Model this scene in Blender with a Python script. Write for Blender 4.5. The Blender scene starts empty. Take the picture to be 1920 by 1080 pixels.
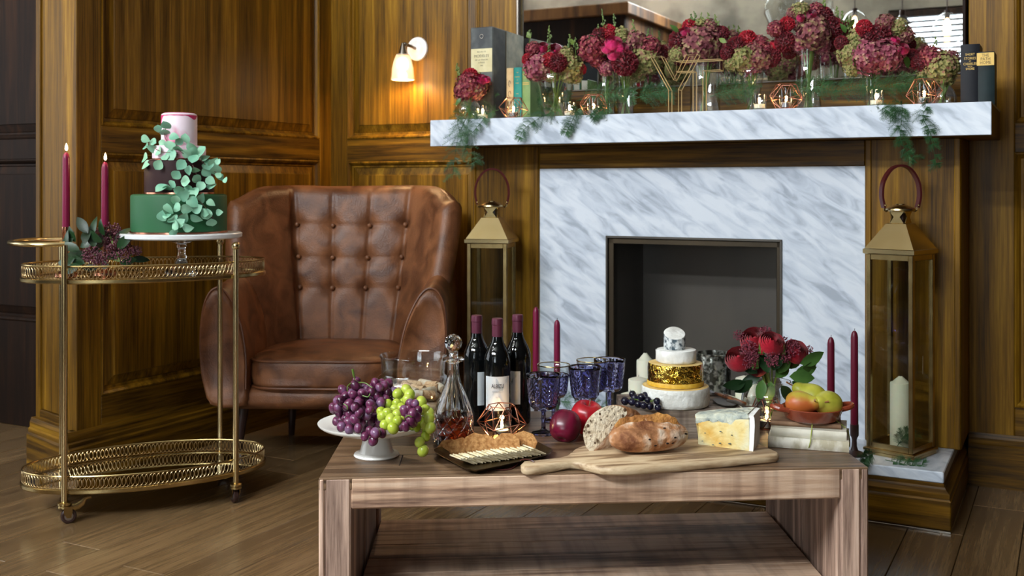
import bpy, bmesh, math, random
from mathutils import Vector, Matrix, noise as mnoise
D = bpy.data
SC = bpy.context.scene
COL = SC.collection
PI = math.pi
R = math.radians

# ------------------------------------------------------------------ camera, world, big lights, exposure
CH = 1.05                       # camera height (m)
FPX, CX, HY = 2000.0, 960.0, 350.0   # focal length / principal point of a level shift-lens camera (1920 x 1080)
cam_d = D.cameras.new('camera'); cam = D.objects.new('camera', cam_d); COL.objects.link(cam)
cam.location = (0, 0, CH); cam.rotation_euler = (PI / 2, 0, 0)
cam_d.sensor_width = 36.0; cam_d.lens = 36.0 * FPX / 1920.0
cam_d.shift_y = (HY - 540.0) / 1920.0
cam_d.clip_start = 0.05; cam_d.clip_end = 60
cam_d.dof.use_dof = True; cam_d.dof.focus_distance = 2.75; cam_d.dof.aperture_fstop = 5.6
SC.camera = cam

P0 = Vector((1.325, 3.22, 0.0))          # front right corner of the fireplace plinth on the floor
TH = math.atan2(0.4648, 0.8854)          # the fireplace wall is turned by this much
U = Vector((math.cos(TH), -math.sin(TH), 0)); V = Vector((math.sin(TH), math.cos(TH), 0))
def FR(s, d, z=0.0):                     # fireplace frame: s along the wall, d into the wall
    return P0 + U * s + V * d + Vector((0, 0, z))

w = D.worlds.new('world'); SC.world = w; w.use_nodes = True
bg = w.node_tree.nodes['Background']; bg.inputs[0].default_value = (0.75, 0.86, 1.0, 1); bg.inputs[1].default_value = 0.35

def area(name, loc, aim, sx, sy, power, col):
    l = D.lights.new(name, 'AREA'); l.shape = 'RECTANGLE'; l.size = sx; l.size_y = sy; l.energy = power; l.color = col
    o = D.objects.new(name, l); COL.objects.link(o); o.location = loc
    o.rotation_euler = (Vector(aim) - Vector(loc)).to_track_quat('-Z', 'Y').to_euler()
    return o
SB = -5.5                                 # back wall of the room (d), SL = left wall (s)
SL = -5.7
area('daylight_rear_window', FR(-0.5, SB - 0.35, 1.75), FR(-0.5, 0, 1.5), 1.5, 2.2, 60, (0.84, 0.92, 1.0))
area('added_high_light', FR(-2.4, SB - 0.25, 3.78), FR(-1.2, 0, 0.6), 4.2, 1.0, 760, (0.90, 0.95, 1.0))  # unseen light added high behind the camera to brighten the fronts
area('daylight_side_window', FR(SL - 0.3, -3.1, 1.75), FR(0, -2.6, 1.1), 3.6, 2.3, 60, (0.92, 0.95, 1.0))

vs = SC.view_settings
vs.view_transform = 'Standard'; vs.look = 'None'; vs.gamma = 1.0; vs.use_curve_mapping = False
vs.exposure = 0.63

# ------------------------------------------------------------------ helpers: points
def P(px, py, Y):                        # a point at depth Y
    return Vector(((px - CX) / FPX * Y, Y, CH - (py - HY) / FPX * Y))
TZ = 0.387                               # coffee table top
def T(px, py, z=TZ):                     # a point on the horizontal plane z
    Y = (CH - z) * FPX / (py - HY)
    return Vector(((px - CX) / FPX * Y, Y, z))
def FS(px, d):                           # s on the plane d of the fireplace frame
    A = P0 + V * d; k = (px - CX) / FPX
    return (k * A.y - A.x) / (U.x - k * U.y)
def FD(px, d):                           # world x, y at that place
    return FR(FS(px, d), d)
def ZP(py, Y):
    return CH - (py - HY) / FPX * Y
def lerp(a, b, t): return a + (b - a) * t
def sm(t): t = max(0.0, min(1.0, t)); return t * t * (3 - 2 * t)

# ------------------------------------------------------------------ helpers: materials
def C(r, g, b):
    f = lambda c: (c / 255 / 12.92) if c <= 10 else ((c / 255 + 0.055) / 1.055) ** 2.4
    return (f(r), f(g), f(b), 1.0)
MATS = {}
def mat(name, col, rough=0.5, metal=0.0, spec=0.5, trans=0.0, ior=1.45, coat=0.0, sss=0.0, sssr=0.01, emit=None, es=0.0,
        col2=None, col3=None, nscale=8.0, ndet=4.0, ndist=0.0, ramp=(0.35, 0.65), stretch=(1, 1, 1), rot=(0, 0, 0), bump=0.0, bscale=60.0, bdet=4.0, bstretch=None,
        rvar=None, rand=False, ttype='noise', sheen=0.0):
    m = D.materials.new(name); m.use_nodes = True; MATS[name] = m
    nt = m.node_tree; N = nt.nodes; L = nt.links
    b = N['Principled BSDF']
    b.inputs['Base Color'].default_value = col; b.inputs['Roughness'].default_value = rough; b.inputs['Metallic'].default_value = metal
    b.inputs['Specular IOR Level'].default_value = spec; b.inputs['Transmission Weight'].default_value = trans; b.inputs['IOR'].default_value = ior
    b.inputs['Coat Weight'].default_value = coat; b.inputs['Coat Roughness'].default_value = 0.08
    if sss: b.inputs['Subsurface Weight'].default_value = sss; b.inputs['Subsurface Scale'].default_value = sssr; b.inputs['Subsurface Radius'].default_value = (1, 0.5, 0.3)
    if sheen: b.inputs['Sheen Weight'].default_value = sheen
    if emit: b.inputs['Emission Color'].default_value = emit; b.inputs['Emission Strength'].default_value = es
    vec = None
    if col2 or bump:
        tc = N.new('ShaderNodeTexCoord'); vec = tc.outputs['Object']
        if rand:
            oi = N.new('ShaderNodeObjectInfo'); mu = N.new('ShaderNodeMath'); mu.operation = 'MULTIPLY'; mu.inputs[1].default_value = 37.0
            L.new(oi.outputs['Random'], mu.inputs[0]); ad = N.new('ShaderNodeVectorMath'); ad.operation = 'ADD'
            L.new(vec, ad.inputs[0]); L.new(mu.outputs[0], ad.inputs[1]); vec = ad.outputs[0]
    if col2:
        mp = N.new('ShaderNodeMapping'); mp.inputs['Scale'].default_value = stretch; mp.inputs['Rotation'].default_value = rot; mp.vector_type = 'TEXTURE' if any(rot) else 'POINT'; mp.inputs['Scale'].default_value = tuple(1 / q for q in stretch) if any(rot) else stretch; L.new(vec, mp.inputs['Vector'])
        if ttype == 'voronoi':
            tx = N.new('ShaderNodeTexVoronoi'); tx.inputs['Scale'].default_value = nscale; out = tx.outputs['Distance']
        else:
            tx = N.new('ShaderNodeTexNoise'); tx.inputs['Scale'].default_value = nscale; tx.inputs['Detail'].default_value = ndet; tx.inputs['Distortion'].default_value = ndist; out = tx.outputs['Fac']
        L.new(mp.outputs[0], tx.inputs['Vector'])
        rp = N.new('ShaderNodeValToRGB'); e = rp.color_ramp.elements
        e[0].position = ramp[0]; e[0].color = col; e[1].position = ramp[-1]; e[1].color = col2 if not col3 else col3
        if col3:
            x = e.new((ramp[0] + ramp[-1]) / 2 if len(ramp) < 3 else ramp[1]); x.color = col2
        L.new(out, rp.inputs[0]); L.new(rp.outputs[0], b.inputs['Base Color'])
        if rvar:
            mr = N.new('ShaderNodeMapRange'); mr.inputs[3].default_value = rvar[0]; mr.inputs[4].default_value = rvar[1]
            L.new(out, mr.inputs[0]); L.new(mr.outputs[0], b.inputs['Roughness'])
    if bump:
        bn = N.new('ShaderNodeTexNoise'); bn.inputs['Scale'].default_value = bscale; bn.inputs['Detail'].default_value = bdet
        if bstretch:
            mp2 = N.new('ShaderNodeMapping'); mp2.inputs['Scale'].default_value = bstretch; L.new(vec, mp2.inputs['Vector']); L.new(mp2.outputs[0], bn.inputs['Vector'])
        else: L.new(vec, bn.inputs['Vector'])
        bp = N.new('ShaderNodeBump'); bp.inputs['Strength'].default_value = bump; bp.inputs['Distance'].default_value = 0.01
        L.new(bn.outputs['Fac'], bp.inputs['Height']); L.new(bp.outputs[0], b.inputs['Normal'])
    return m

def wood(name, dark, mid, light, vec, rings=9.0, rough=0.3, coat=0.0, rand=False, bump=0.06, tint=0.0, fine=0.5, spec=0.5, band=None):
    """grain runs along the axis with the smallest scale in vec"""
    m = D.materials.new(name); m.use_nodes = True; nt = m.node_tree; N = nt.nodes; L = nt.links; b = N['Principled BSDF']
    tc = N.new('ShaderNodeTexCoord'); v = tc.outputs['Object']
    oi = N.new('ShaderNodeObjectInfo')
    if rand:
        mu = N.new('ShaderNodeMath'); mu.operation = 'MULTIPLY'; mu.inputs[1].default_value = 41.0; L.new(oi.outputs['Random'], mu.inputs[0])
        ad = N.new('ShaderNodeVectorMath'); ad.operation = 'ADD'; L.new(v, ad.inputs[0]); L.new(mu.outputs[0], ad.inputs[1]); v = ad.outputs[0]
    mp = N.new('ShaderNodeMapping'); mp.inputs['Scale'].default_value = vec; L.new(v, mp.inputs['Vector'])
    n1 = N.new('ShaderNodeTexNoise'); n1.inputs['Scale'].default_value = 1.0; n1.inputs['Detail'].default_value = 2.0; n1.inputs['Distortion'].default_value = 0.5
    L.new(mp.outputs[0], n1.inputs['Vector'])
    mk = N.new('ShaderNodeMath'); mk.operation = 'MULTIPLY'; mk.inputs[1].default_value = rings * 6.283; L.new(n1.outputs['Fac'], mk.inputs[0])
    sn = N.new('ShaderNodeMath'); sn.operation = 'SINE'; L.new(mk.outputs[0], sn.inputs[0])
    hs = N.new('ShaderNodeMath'); hs.operation = 'MULTIPLY_ADD'; hs.inputs[1].default_value = 0.5; hs.inputs[2].default_value = 0.5; L.new(sn.outputs[0], hs.inputs[0])
    mp2 = N.new('ShaderNodeMapping'); mp2.inputs['Scale'].default_value = tuple(x * 7 for x in vec); L.new(v, mp2.inputs['Vector'])
    n2 = N.new('ShaderNodeTexNoise'); n2.inputs['Scale'].default_value = 1.0; n2.inputs['Detail'].default_value = 5.0; n2.inputs['Roughness'].default_value = 0.65
    L.new(mp2.outputs[0], n2.inputs['Vector'])
    mx = N.new('ShaderNodeMix'); mx.inputs[0].default_value = fine; L.new(hs.outputs[0], mx.inputs[2]); L.new(n2.outputs['Fac'], mx.inputs[3])
    rp = N.new('ShaderNodeValToRGB'); e = rp.color_ramp.elements; e[0].position = 0.22; e[0].color = dark; e[1].position = 0.80; e[1].color = light
    x = e.new(0.52); x.color = mid
    L.new(mx.outputs[0], rp.inputs[0]); outc = rp.outputs[0]
    if band:                                    # cross saw marks
        mp3 = N.new('ShaderNodeMapping'); mp3.inputs['Scale'].default_value = band; L.new(v, mp3.inputs['Vector'])
        n3 = N.new('ShaderNodeTexNoise'); n3.inputs['Scale'].default_value = 1.0; n3.inputs['Detail'].default_value = 6.0; L.new(mp3.outputs[0], n3.inputs['Vector'])
        r3 = N.new('ShaderNodeValToRGB'); r3.color_ramp.elements[0].position = 0.36; r3.color_ramp.elements[0].color = (0.55, 0.52, 0.52, 1); r3.color_ramp.elements[1].position = 0.56; r3.color_ramp.elements[1].color = (1, 1, 1, 1)
        L.new(n3.outputs['Fac'], r3.inputs[0])
        m3 = N.new('ShaderNodeMix'); m3.data_type = 'RGBA'; m3.blend_type = 'MULTIPLY'; m3.inputs[0].default_value = 0.8; L.new(outc, m3.inputs[6]); L.new(r3.outputs[0], m3.inputs[7]); outc = m3.outputs[2]
    if tint:
        hv = N.new('ShaderNodeHueSaturation'); mr = N.new('ShaderNodeMapRange'); mr.inputs[3].default_value = 1 - tint; mr.inputs[4].default_value = 1 + tint
        L.new(oi.outputs['Random'], mr.inputs[0]); L.new(mr.outputs[0], hv.inputs['Value']); L.new(outc, hv.inputs['Color']); outc = hv.outputs[0]
    L.new(outc, b.inputs['Base Color'])
    b.inputs['Roughness'].default_value = rough; b.inputs['Coat Weight'].default_value = coat; b.inputs['Coat Roughness'].default_value = 0.12; b.inputs['Specular IOR Level'].default_value = spec
    if bump:
        bp = N.new('ShaderNodeBump'); bp.inputs['Strength'].default_value = bump; bp.inputs['Distance'].default_value = 0.004; L.new(n2.outputs['Fac'], bp.inputs['Height']); L.new(bp.outputs[0], b.inputs['Normal'])
    MATS[name] = m
    return m

def thin_glass(name, tint=(1, 1, 1, 1), ior=1.5, rough=0.0, gain=1.0):
    m = D.materials.new(name); m.use_nodes = True; nt = m.node_tree; N = nt.nodes; L = nt.links
    N.remove(N['Principled BSDF'])
    t = N.new('ShaderNodeBsdfTransparent'); t.inputs[0].default_value = tint
    g = N.new('ShaderNodeBsdfGlossy'); g.inputs['Roughness'].default_value = rough
    f = N.new('ShaderNodeLayerWeight'); f.inputs[0].default_value = 0.5
    pw = N.new('ShaderNodeMath'); pw.operation = 'POWER'; pw.inputs[1].default_value = 3.2; L.new(f.outputs['Facing'], pw.inputs[0])
    mg = N.new('ShaderNodeMath'); mg.operation = 'MULTIPLY_ADD'; mg.inputs[1].default_value = 0.85 * gain; mg.inputs[2].default_value = 0.06; mg.use_clamp = True; L.new(pw.outputs[0], mg.inputs[0])
    mx = N.new('ShaderNodeMixShader'); L.new(mg.outputs[0], mx.inputs[0]); L.new(t.outputs[0], mx.inputs[1]); L.new(g.outputs[0], mx.inputs[2])
    L.new(mx.outputs[0], N['Material Output'].inputs[0]); MATS[name] = m
    return m

# ------------------------------------------------------------------ helpers: mesh builder
class MB:
    def __init__(s): s.v = []; s.f = []
    def add(s, vs, fs, M=None):
        o = len(s.v)
        if M is not None: vs = [M @ Vector(x) for x in vs]
        s.v += [Vector(x) for x in vs]; s.f += [tuple(i + o for i in f) for f in fs]
        return s
    def box(s, c, d, bev=0.0, M=None):
        cx, cy, cz = c; x, y, z = d[0] / 2, d[1] / 2, d[2] / 2
        if bev <= 0:
            vs = [(cx + a * x, cy + b * y, cz + e * z) for a in (-1, 1) for b in (-1, 1) for e in (-1, 1)]
            return s.add(vs, [(0, 1, 3, 2), (4, 6, 7, 5), (0, 4, 5, 1), (2, 3, 7, 6), (0, 2, 6, 4), (1, 5, 7, 3)], M)
        b_ = min(bev, x * .95, y * .95, z * .95)
        vs = []; idx = {}
        for a in (-1, 1):
            for b in (-1, 1):
                for e in (-1, 1):
                    for k in range(3):
                        q = [a * x, b * y, e * z]
                        for j in range(3):
                            if j != k: q[j] -= (a, b, e)[j] * b_
                        idx[(a, b, e, k)] = len(vs); vs.append((cx + q[0], cy + q[1], cz + q[2]))
        fs = []
        def face(keys):
            pts = [Vector(vs[idx[k]]) for k in keys]; cen = sum(pts, Vector()) / len(pts) - Vector(c)
            n = (pts[1] - pts[0]).cross(pts[2] - pts[0])
            ks = [idx[k] for k in keys]
            fs.append(tuple(ks if n.dot(cen) > 0 else ks[::-1]))
        for k in range(3):
            i, j = [q for q in range(3) if q != k]
            for sg in (-1, 1):
                ks = []
                for (p, q) in ((-1, -1), (1, -1), (1, 1), (-1, 1)):
                    t = [0, 0, 0]; t[k] = sg; t[i] = p; t[j] = q; ks.append((*t, k))
                face(ks)
            for p in (-1, 1):
                for q in (-1, 1):
                    a_ = [0, 0, 0]; a_[i] = p; a_[j] = q; a_[k] = -1; b2 = list(a_); b2[k] = 1
                    face([(*a_, i), (*b2, i), (*b2, j), (*a_, j)])
        for a in (-1, 1):
            for b in (-1, 1):
                for e in (-1, 1): face([(a, b, e, 0), (a, b, e, 1), (a, b, e, 2)])
        return s.add(vs, fs, M)
    def lathe(s, prof, n=24, c=(0, 0, 0), M=None, flute=None, sx=1.0, sy=1.0):
        vs = []; fs = []; k = len(prof)
        for i in range(n):
            a = 2 * PI * i / n
            for j, (r, z) in enumerate(prof):
                rr = r * (1 + (flute(a, j) if flute else 0)); vs.append((c[0] + rr * math.cos(a) * sx, c[1] + rr * math.sin(a) * sy, c[2] + z))
        for i in range(n):
            i2 = (i + 1) % n
            for j in range(k - 1):
                if prof[j][0] < 1e-6 and prof[j + 1][0] < 1e-6: continue
                if prof[j][0] < 1e-6: fs.append((i * k + j, i2 * k + j + 1, i * k + j + 1))
                elif prof[j + 1][0] < 1e-6: fs.append((i * k + j, i2 * k + j, i * k + j + 1))
                else: fs.append((i * k + j, i2 * k + j, i2 * k + j + 1, i * k + j + 1))
        return s.add(vs, fs, M)
    def loft(s, secs, cap=True, closed=True, loop=False, M=None):
        n = len(secs[0]); vs = [q for sec in secs for q in sec]; fs = []
        m = len(secs)
        for i in range(m if loop else m - 1):
            i2 = (i + 1) % m
            for j in range(n if closed else n - 1):
                j2 = (j + 1) % n; fs.append((i * n + j, i * n + j2, i2 * n + j2, i2 * n + j))
        if cap and closed and not loop:
            fs.append(tuple(range(n - 1, -1, -1))); fs.append(tuple((m - 1) * n + j for j in range(n)))
        return s.add(vs, fs, M)
    def tube(s, pts, r, n=8, closed=False, cap=True, flat=1.0, M=None):
        pts = [Vector(p) for p in pts]; m = len(pts)
        rs = r if isinstance(r, (list, tuple)) else [r] * m
        up = Vector((0, 0, 1)); secs = []; prev = None
        for i in range(m):
            if closed: t = pts[(i + 1) % m] - pts[i - 1]
            else: t = pts[min(i + 1, m - 1)] - pts[max(i - 1, 0)]
            if t.length < 1e-9: t = Vector((0, 0, 1))
            t.normalize()
            if prev is None:
                a = t.cross(up)
                if a.length < 1e-3: a = t.cross(Vector((1, 0, 0)))
            else:
                a = prev - t * prev.dot(t)
                if a.length < 1e-4: a = t.cross(up)
            a.normalize(); prev = a; b = t.cross(a)
            secs.append([pts[i] + (a * math.cos(2 * PI * k / n) + b * math.sin(2 * PI * k / n) * flat) * rs[i] for k in range(n)])
        return s.loft(secs, cap=cap, loop=closed, M=M)
    def ball(s, c, r, n=12, m=8, M=None):
        rx, ry, rz = (r, r, r) if not isinstance(r, (tuple, list)) else r
        pr = [(math.sin(PI * j / m), -math.cos(PI * j / m)) for j in range(m + 1)]
        pr = [(0 if (j in (0, m)) else a, b) for j, (a, b) in enumerate(pr)]
        q = MB().lathe(pr, n); return s.add([(c[0] + v.x * rx, c[1] + v.y * ry, c[2] + v.z * rz) for v in q.v], q.f, M)
    def prism(s, poly, z0, z1, M=None, bev=0.0):
        """polygon (x, y) extruded along z"""
        n = len(poly)
        if bev:
            cx = sum(p[0] for p in poly) / n; cy = sum(p[1] for p in poly) / n
            def ins(k):
                o = []
                for i in range(n):
                    a = Vector((*poly[i - 1],)).to_2d() if False else Vector((poly[i - 1][0], poly[i - 1][1])); b = Vector((poly[i][0], poly[i][1])); c = Vector((poly[(i + 1) % n][0], poly[(i + 1) % n][1]))
                    d1 = (b - a).normalized(); d2 = (c - b).normalized(); nn = Vector((-(d1.y + d2.y), d1.x + d2.x))
                    if nn.length < 1e-6: nn = Vector((-d1.y, d1.x))
                    nn.normalize(); o.append((b.x + nn.x * k * sg, b.y + nn.y * k * sg))
                return o
            ar = sum(poly[i][0] * poly[(i + 1) % n][1] - poly[(i + 1) % n][0] * poly[i][1] for i in range(n)); sg = 1 if ar > 0 else -1
            pi_ = ins(bev); secs = [[(x, y, z0) for x, y in pi_], [(x, y, z0 + bev) for x, y in poly], [(x, y, z1 - bev) for x, y in poly], [(x, y, z1) for x, y in pi_]]
        else: secs = [[(x, y, z0) for x, y in poly], [(x, y, z1) for x, y in poly]]
        return s.loft([[Vector(q) for q in sec] for sec in secs], M=M)
    def quad(s, a, b, c, d): return s.add([a, b, c, d], [(0, 1, 2, 3)])
    def mesh(s, name, m, smooth=True, ang=35):
        me = D.meshes.new(name); me.from_pydata([tuple(v) for v in s.v], [], s.f); me.update()
        bm = bmesh.new(); bm.from_mesh(me); bmesh.ops.recalc_face_normals(bm, faces=bm.faces); bm.to_mesh(me); bm.free()
        if smooth:
            me.polygons.foreach_set('use_smooth', [True] * len(me.polygons)); me.set_sharp_from_angle(angle=R(ang))
        if m: me.materials.append(m)
        return me
    def build(s, name, m, parent=None, world=True, smooth=True, ang=35, norm=True):
        """vertices are in world coordinates (world=True) or in the parent's own"""
        if parent is not None and world:
            Mi = MW[parent.name].inverted(); s.v = [Mi @ v for v in s.v]
        o = D.objects.new(name, s.mesh(name, m, smooth, ang)); COL.objects.link(o)
        if parent is not None: o.parent = parent; MW[o.name] = MW[parent.name]
        else: MW[o.name] = Matrix()
        return o
MW = {}
def tag(o, label=None, cat=None, group=None, kind=None):
    if label: o['label'] = label
    if cat: o['category'] = cat
    if group: o['group'] = group
    if kind: o['kind'] = kind
    return o
def thing(name, label, cat, loc=(0, 0, 0), rz=0.0, group=None, rot=None):
    o = D.objects.new(name, None); COL.objects.link(o); o.location = loc; o.rotation_euler = rot or (0, 0, rz); o.empty_display_size = 0.05
    tag(o, label, cat, group); MW[o.name] = Matrix.Translation(Vector(loc)) @ (o.rotation_euler.to_matrix().to_4x4())
    return o
def struct(name, loc=(0, 0, 0), rz=0.0):
    o = D.objects.new(name, None); COL.objects.link(o); o.location = loc; o.rotation_euler = (0, 0, rz); o['kind'] = 'structure'
    MW[o.name] = Matrix.Translation(Vector(loc)) @ Matrix.Rotation(rz, 4, 'Z'); return o
def inst(o, name, parent, loc, rot=(0, 0, 0), scale=(1, 1, 1), m=None):
    """a copy of a part sharing mesh data, placed in the parent's own coordinates"""
    c = D.objects.new(name, o if isinstance(o, bpy.types.Mesh) else o.data); COL.objects.link(c); c.parent = parent
    c.location = loc; c.rotation_euler = rot; c.scale = scale if isinstance(scale, (tuple, list, Vector)) else (scale,) * 3
    if m: c.material_slots[0].link = 'OBJECT'; c.material_slots[0].material = m
    if parent is not None: MW[c.name] = MW[parent.name] @ Matrix.LocRotScale(Vector(loc), c.rotation_euler, Vector(c.scale))
    else: MW[c.name] = Matrix.LocRotScale(Vector(loc), c.rotation_euler, Vector(c.scale))
    return c
def dup(root, loc, rz=None, label=None):
    c = root.copy(); COL.objects.link(c); c.location = loc
    if rz is not None: c.rotation_euler = (0, 0, rz)
    if label: c['label'] = label
    MW[c.name] = Matrix.Translation(Vector(loc)) @ c.rotation_euler.to_matrix().to_4x4()
    for ch in list(root.children):
        k = ch.copy(); COL.objects.link(k); k.parent = c
        for g in list(ch.children):
            q = g.copy(); COL.objects.link(q); q.parent = k
    return c
def loc_of(par, p): return MW[par.name].inverted() @ Vector(p)
def cat(pts, k=6, closed=False):
    """Catmull-Rom through the points"""
    pts = [Vector(p) for p in pts]; n = len(pts); out = []
    for i in range(n if closed else n - 1):
        a = pts[i - 1] if (closed or i > 0) else pts[0] * 2 - pts[1]; b = pts[i]; c = pts[(i + 1) % n]
        d = pts[(i + 2) % n] if (closed or i + 2 < n) else pts[-1] * 2 - pts[-2]
        for j in range(k):
            t = j / k; out.append(0.5 * ((2 * b) + (c - a) * t + (2 * a - 5 * b + 4 * c - d) * t * t + (3 * b - a - 3 * c + d) * t ** 3))
    if not closed: out.append(pts[-1])
    return out
def text(name, body, size, m, parent, M, depth=0.0004, align='CENTER', xs=1.0):
    cu = D.curves.new('txt', 'FONT'); cu.body = body; cu.size = size; cu.align_x = align; cu.align_y = 'CENTER'; cu.extrude = depth; cu.resolution_u = 3
    t = D.objects.new('txt', cu); COL.objects.link(t); dg = bpy.context.evaluated_depsgraph_get(); dg.update()
    me = D.meshes.new_from_object(t.evaluated_get(dg)); D.objects.remove(t)
    q = MB(); q.add([M @ Vector((v.co.x * xs, v.co.y, v.co.z)) for v in me.vertices], [tuple(p.vertices) for p in me.polygons]); D.meshes.remove(me)
    return q.build(name, m, parent, smooth=False)
def point(name, loc, power, col, rad=0.01):
    l = D.lights.new(name, 'POINT'); l.energy = power; l.color = col; l.shadow_soft_size = rad
    o = D.objects.new(name, l); COL.objects.link(o); o.location = loc; return o
# ------------------------------------------------------------------ materials
WD, WM, WL = C(52, 32, 6), C(118, 82, 15), C(164, 122, 34)
wood('panel_upright', WD, WM, WL, (22, 22, 0.65), rings=1.1, rough=0.42, coat=0.0, fine=0.68, rand=True, spec=0.2)
wood('panel_across', WD, WM, WL, (0.9, 0.9, 22), rings=1.5, rough=0.42, coat=0.0, fine=0.6, rand=True, spec=0.2)
wood('floor_oak', C(76, 56, 36), C(108, 84, 56), C(132, 106, 74), (38, 1.3, 38), rings=0.9, rough=0.24, coat=0.25, rand=True, tint=0.22, fine=0.75, bump=0.05)
wood('table_oak', C(112, 82, 66), C(190, 154, 126), C(220, 190, 164), (1.4, 22, 26), rings=2.2, rough=0.55, rand=True, tint=0.14, fine=0.62, bump=0.25, band=(22, 0.8, 0.8))
wood('table_oak_top', C(54, 38, 26), C(100, 76, 55), C(130, 104, 80), (1.4, 34, 26), rings=3.0, rough=0.36, rand=True, tint=0.2, fine=0.7, bump=0.15)
wood('table_oak_upright', C(112, 86, 74), C(194, 162, 142), C(222, 196, 178), (26, 26, 1.2), rings=1.2, rough=0.55, rand=True, tint=0.16, fine=0.62, bump=0.25)
wood('crate_wood', C(74, 60, 52), C(128, 112, 98), C(166, 150, 136), (2.0, 30, 34), rings=2.0, rough=0.65, rand=True, tint=0.1, fine=0.7, bump=0.25, band=(60, 2, 1.0))
wood('board_wood', C(112, 84, 58), C(176, 146, 112), C(208, 184, 150), (4, 26, 30), rings=2.5, rough=0.5, fine=0.55, bump=0.12)
wood('rosewood', C(60, 30, 16), C(120, 70, 38), C(150, 96, 56), (6, 50, 50), rings=2, rough=0.4)
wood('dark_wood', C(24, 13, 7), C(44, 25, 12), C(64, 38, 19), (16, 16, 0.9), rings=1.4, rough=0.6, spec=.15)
mat('marble', C(168, 176, 189), rough=0.14, col2=C(198, 206, 218), col3=C(216, 222, 231), nscale=7.5, ndet=14, ndist=0.8, ramp=(0.32, 0.46, 0.60), stretch=(1.0, 1.0, 3.6), rot=(0, R(34), 0), spec=0.4)
mat('bronze_metal', C(70, 62, 52), rough=0.36, metal=0.85, col2=C(96, 84, 68), nscale=3, ndet=4, stretch=(1, 1, .3))
mat('steel_dark', C(84, 80, 76), rough=0.38, metal=0.7, col2=C(104, 98, 90), nscale=2.0, ndet=4, stretch=(1, 1, .3))
mat('plaster', C(82, 78, 70), rough=0.85, col2=C(124, 118, 106), nscale=2.2, ndet=8, ramp=(0.4, 0.6))
mat('ceiling_white', C(214, 212, 204), rough=0.8)
mat('mirror_silver', (0.86, 0.87, 0.86, 1), rough=0.01, metal=1.0)
mat('brass', C(190, 168, 118), rough=0.26, metal=1.0, col2=C(158, 134, 88), nscale=14, ndet=4)
mat('brass_bright', C(204, 184, 140), rough=0.24, metal=1.0, col2=C(188, 166, 118), nscale=5, ndet=3)
mat('gilt', C(196, 172, 128), rough=0.30, metal=1.0, col2=C(120, 88, 48), nscale=30, ndet=4, ramp=(0.45, 0.75))
mat('copper', C(206, 142, 116), rough=0.22, metal=1.0)
mat('copper_dark', C(120, 74, 62), rough=0.3, metal=1.0)
mat('gold_wire', C(214, 186, 132), rough=0.4, metal=.55)
mat('nickel', C(150, 142, 132), rough=0.25, metal=1.0)
mat('leather', C(84, 48, 26), rough=0.48, col2=C(132, 84, 52), nscale=8.5, ndet=10, ndist=0.9, ramp=(0.36, 0.66), bump=0.2, bscale=170, rvar=(0.34, 0.5), rand=True)
mat('leather_dark', C(84, 46, 24), rough=0.42, col2=C(118, 70, 40), nscale=6, ndet=8, ramp=(0.35, 0.7), bump=0.12, bscale=170)
mat('leg_dark', C(46, 28, 24), rough=0.35)
mat('strap_leather', C(74, 26, 26), rough=0.35)
thin_glass('glass_clear', (0.97, 0.985, 0.98, 1), 1.5)
thin_glass('glass_smoke', (0.90, 0.91, 0.88, 1), 1.5)
mat('crystal', (1, 1, 1, 1), rough=0.0, trans=1.0, ior=1.5)
mat('goblet_blue', C(204, 204, 236), rough=0.02, trans=1.0, ior=1.45)
mat('goblet_stem', C(150, 150, 206), rough=0.02, trans=1.0, ior=1.45)
mat('goblet_rim_glass', (0.98, 0.98, 1, 1), rough=0.0, trans=1.0, ior=1.3)
mat('brandy', C(190, 74, 38), rough=0.0, trans=1.0, ior=1.36)
mat('bottle_glass', C(10, 12, 13), rough=0.04, spec=0.6)
mat('capsule', C(96, 44, 62), rough=0.38, metal=0.25)
mat('label_paper', C(206, 212, 216), rough=0.6)
mat('label_grey', C(168, 180, 190), rough=0.6)
mat('ink', C(40, 38, 44), rough=0.7)
mat('gold_ink', C(190, 158, 90), rough=0.4, metal=0.6)
mat('white_china', C(234, 232, 226), rough=0.12)
mat('white_plate', C(228, 230, 232), rough=0.3)
mat('wax_plum', C(120, 16, 58), rough=0.38, sss=0.15)
mat('wax_plum_dark', C(96, 12, 38), rough=0.38, sss=0.15)
mat('wax_white', C(228, 226, 206), rough=0.45, sss=0.3, sssr=0.02)
mat('wick', C(30, 24, 20), rough=0.9)
mat('flame', (1, 0.62, 0.2, 1), emit=(1, 0.66, 0.28, 1), es=26.0)
mat('alu', C(190, 190, 196), rough=0.3, metal=1.0)
mat('mercury_glass', C(70, 70, 62), rough=0.25, metal=0.8, col2=C(190, 190, 180), nscale=60, ndet=6, ramp=(0.45, 0.62))
mat('rose_red', C(156, 6, 30), rough=0.55, col2=C(186, 14, 44), nscale=20, sheen=0.2)
mat('rose_dark', C(92, 2, 18), rough=0.6, col2=C(126, 4, 28), nscale=20, sheen=0.2)
mat('rose_magenta', C(182, 8, 74), rough=0.5, col2=C(214, 48, 116), nscale=2.5, sheen=0.2)
mat('hydrangea_mauve', C(96, 38, 50), rough=0.75, col2=C(130, 72, 74), col3=C(152, 140, 94), nscale=3.4, ndet=3, ramp=(0.35, 0.52, 0.68), rand=True)
mat('hydrangea_pink', C(118, 38, 62), rough=0.75, col2=C(150, 80, 94), col3=C(178, 150, 116), nscale=3.4, ndet=3, ramp=(0.38, 0.55, 0.72), rand=True)
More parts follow.
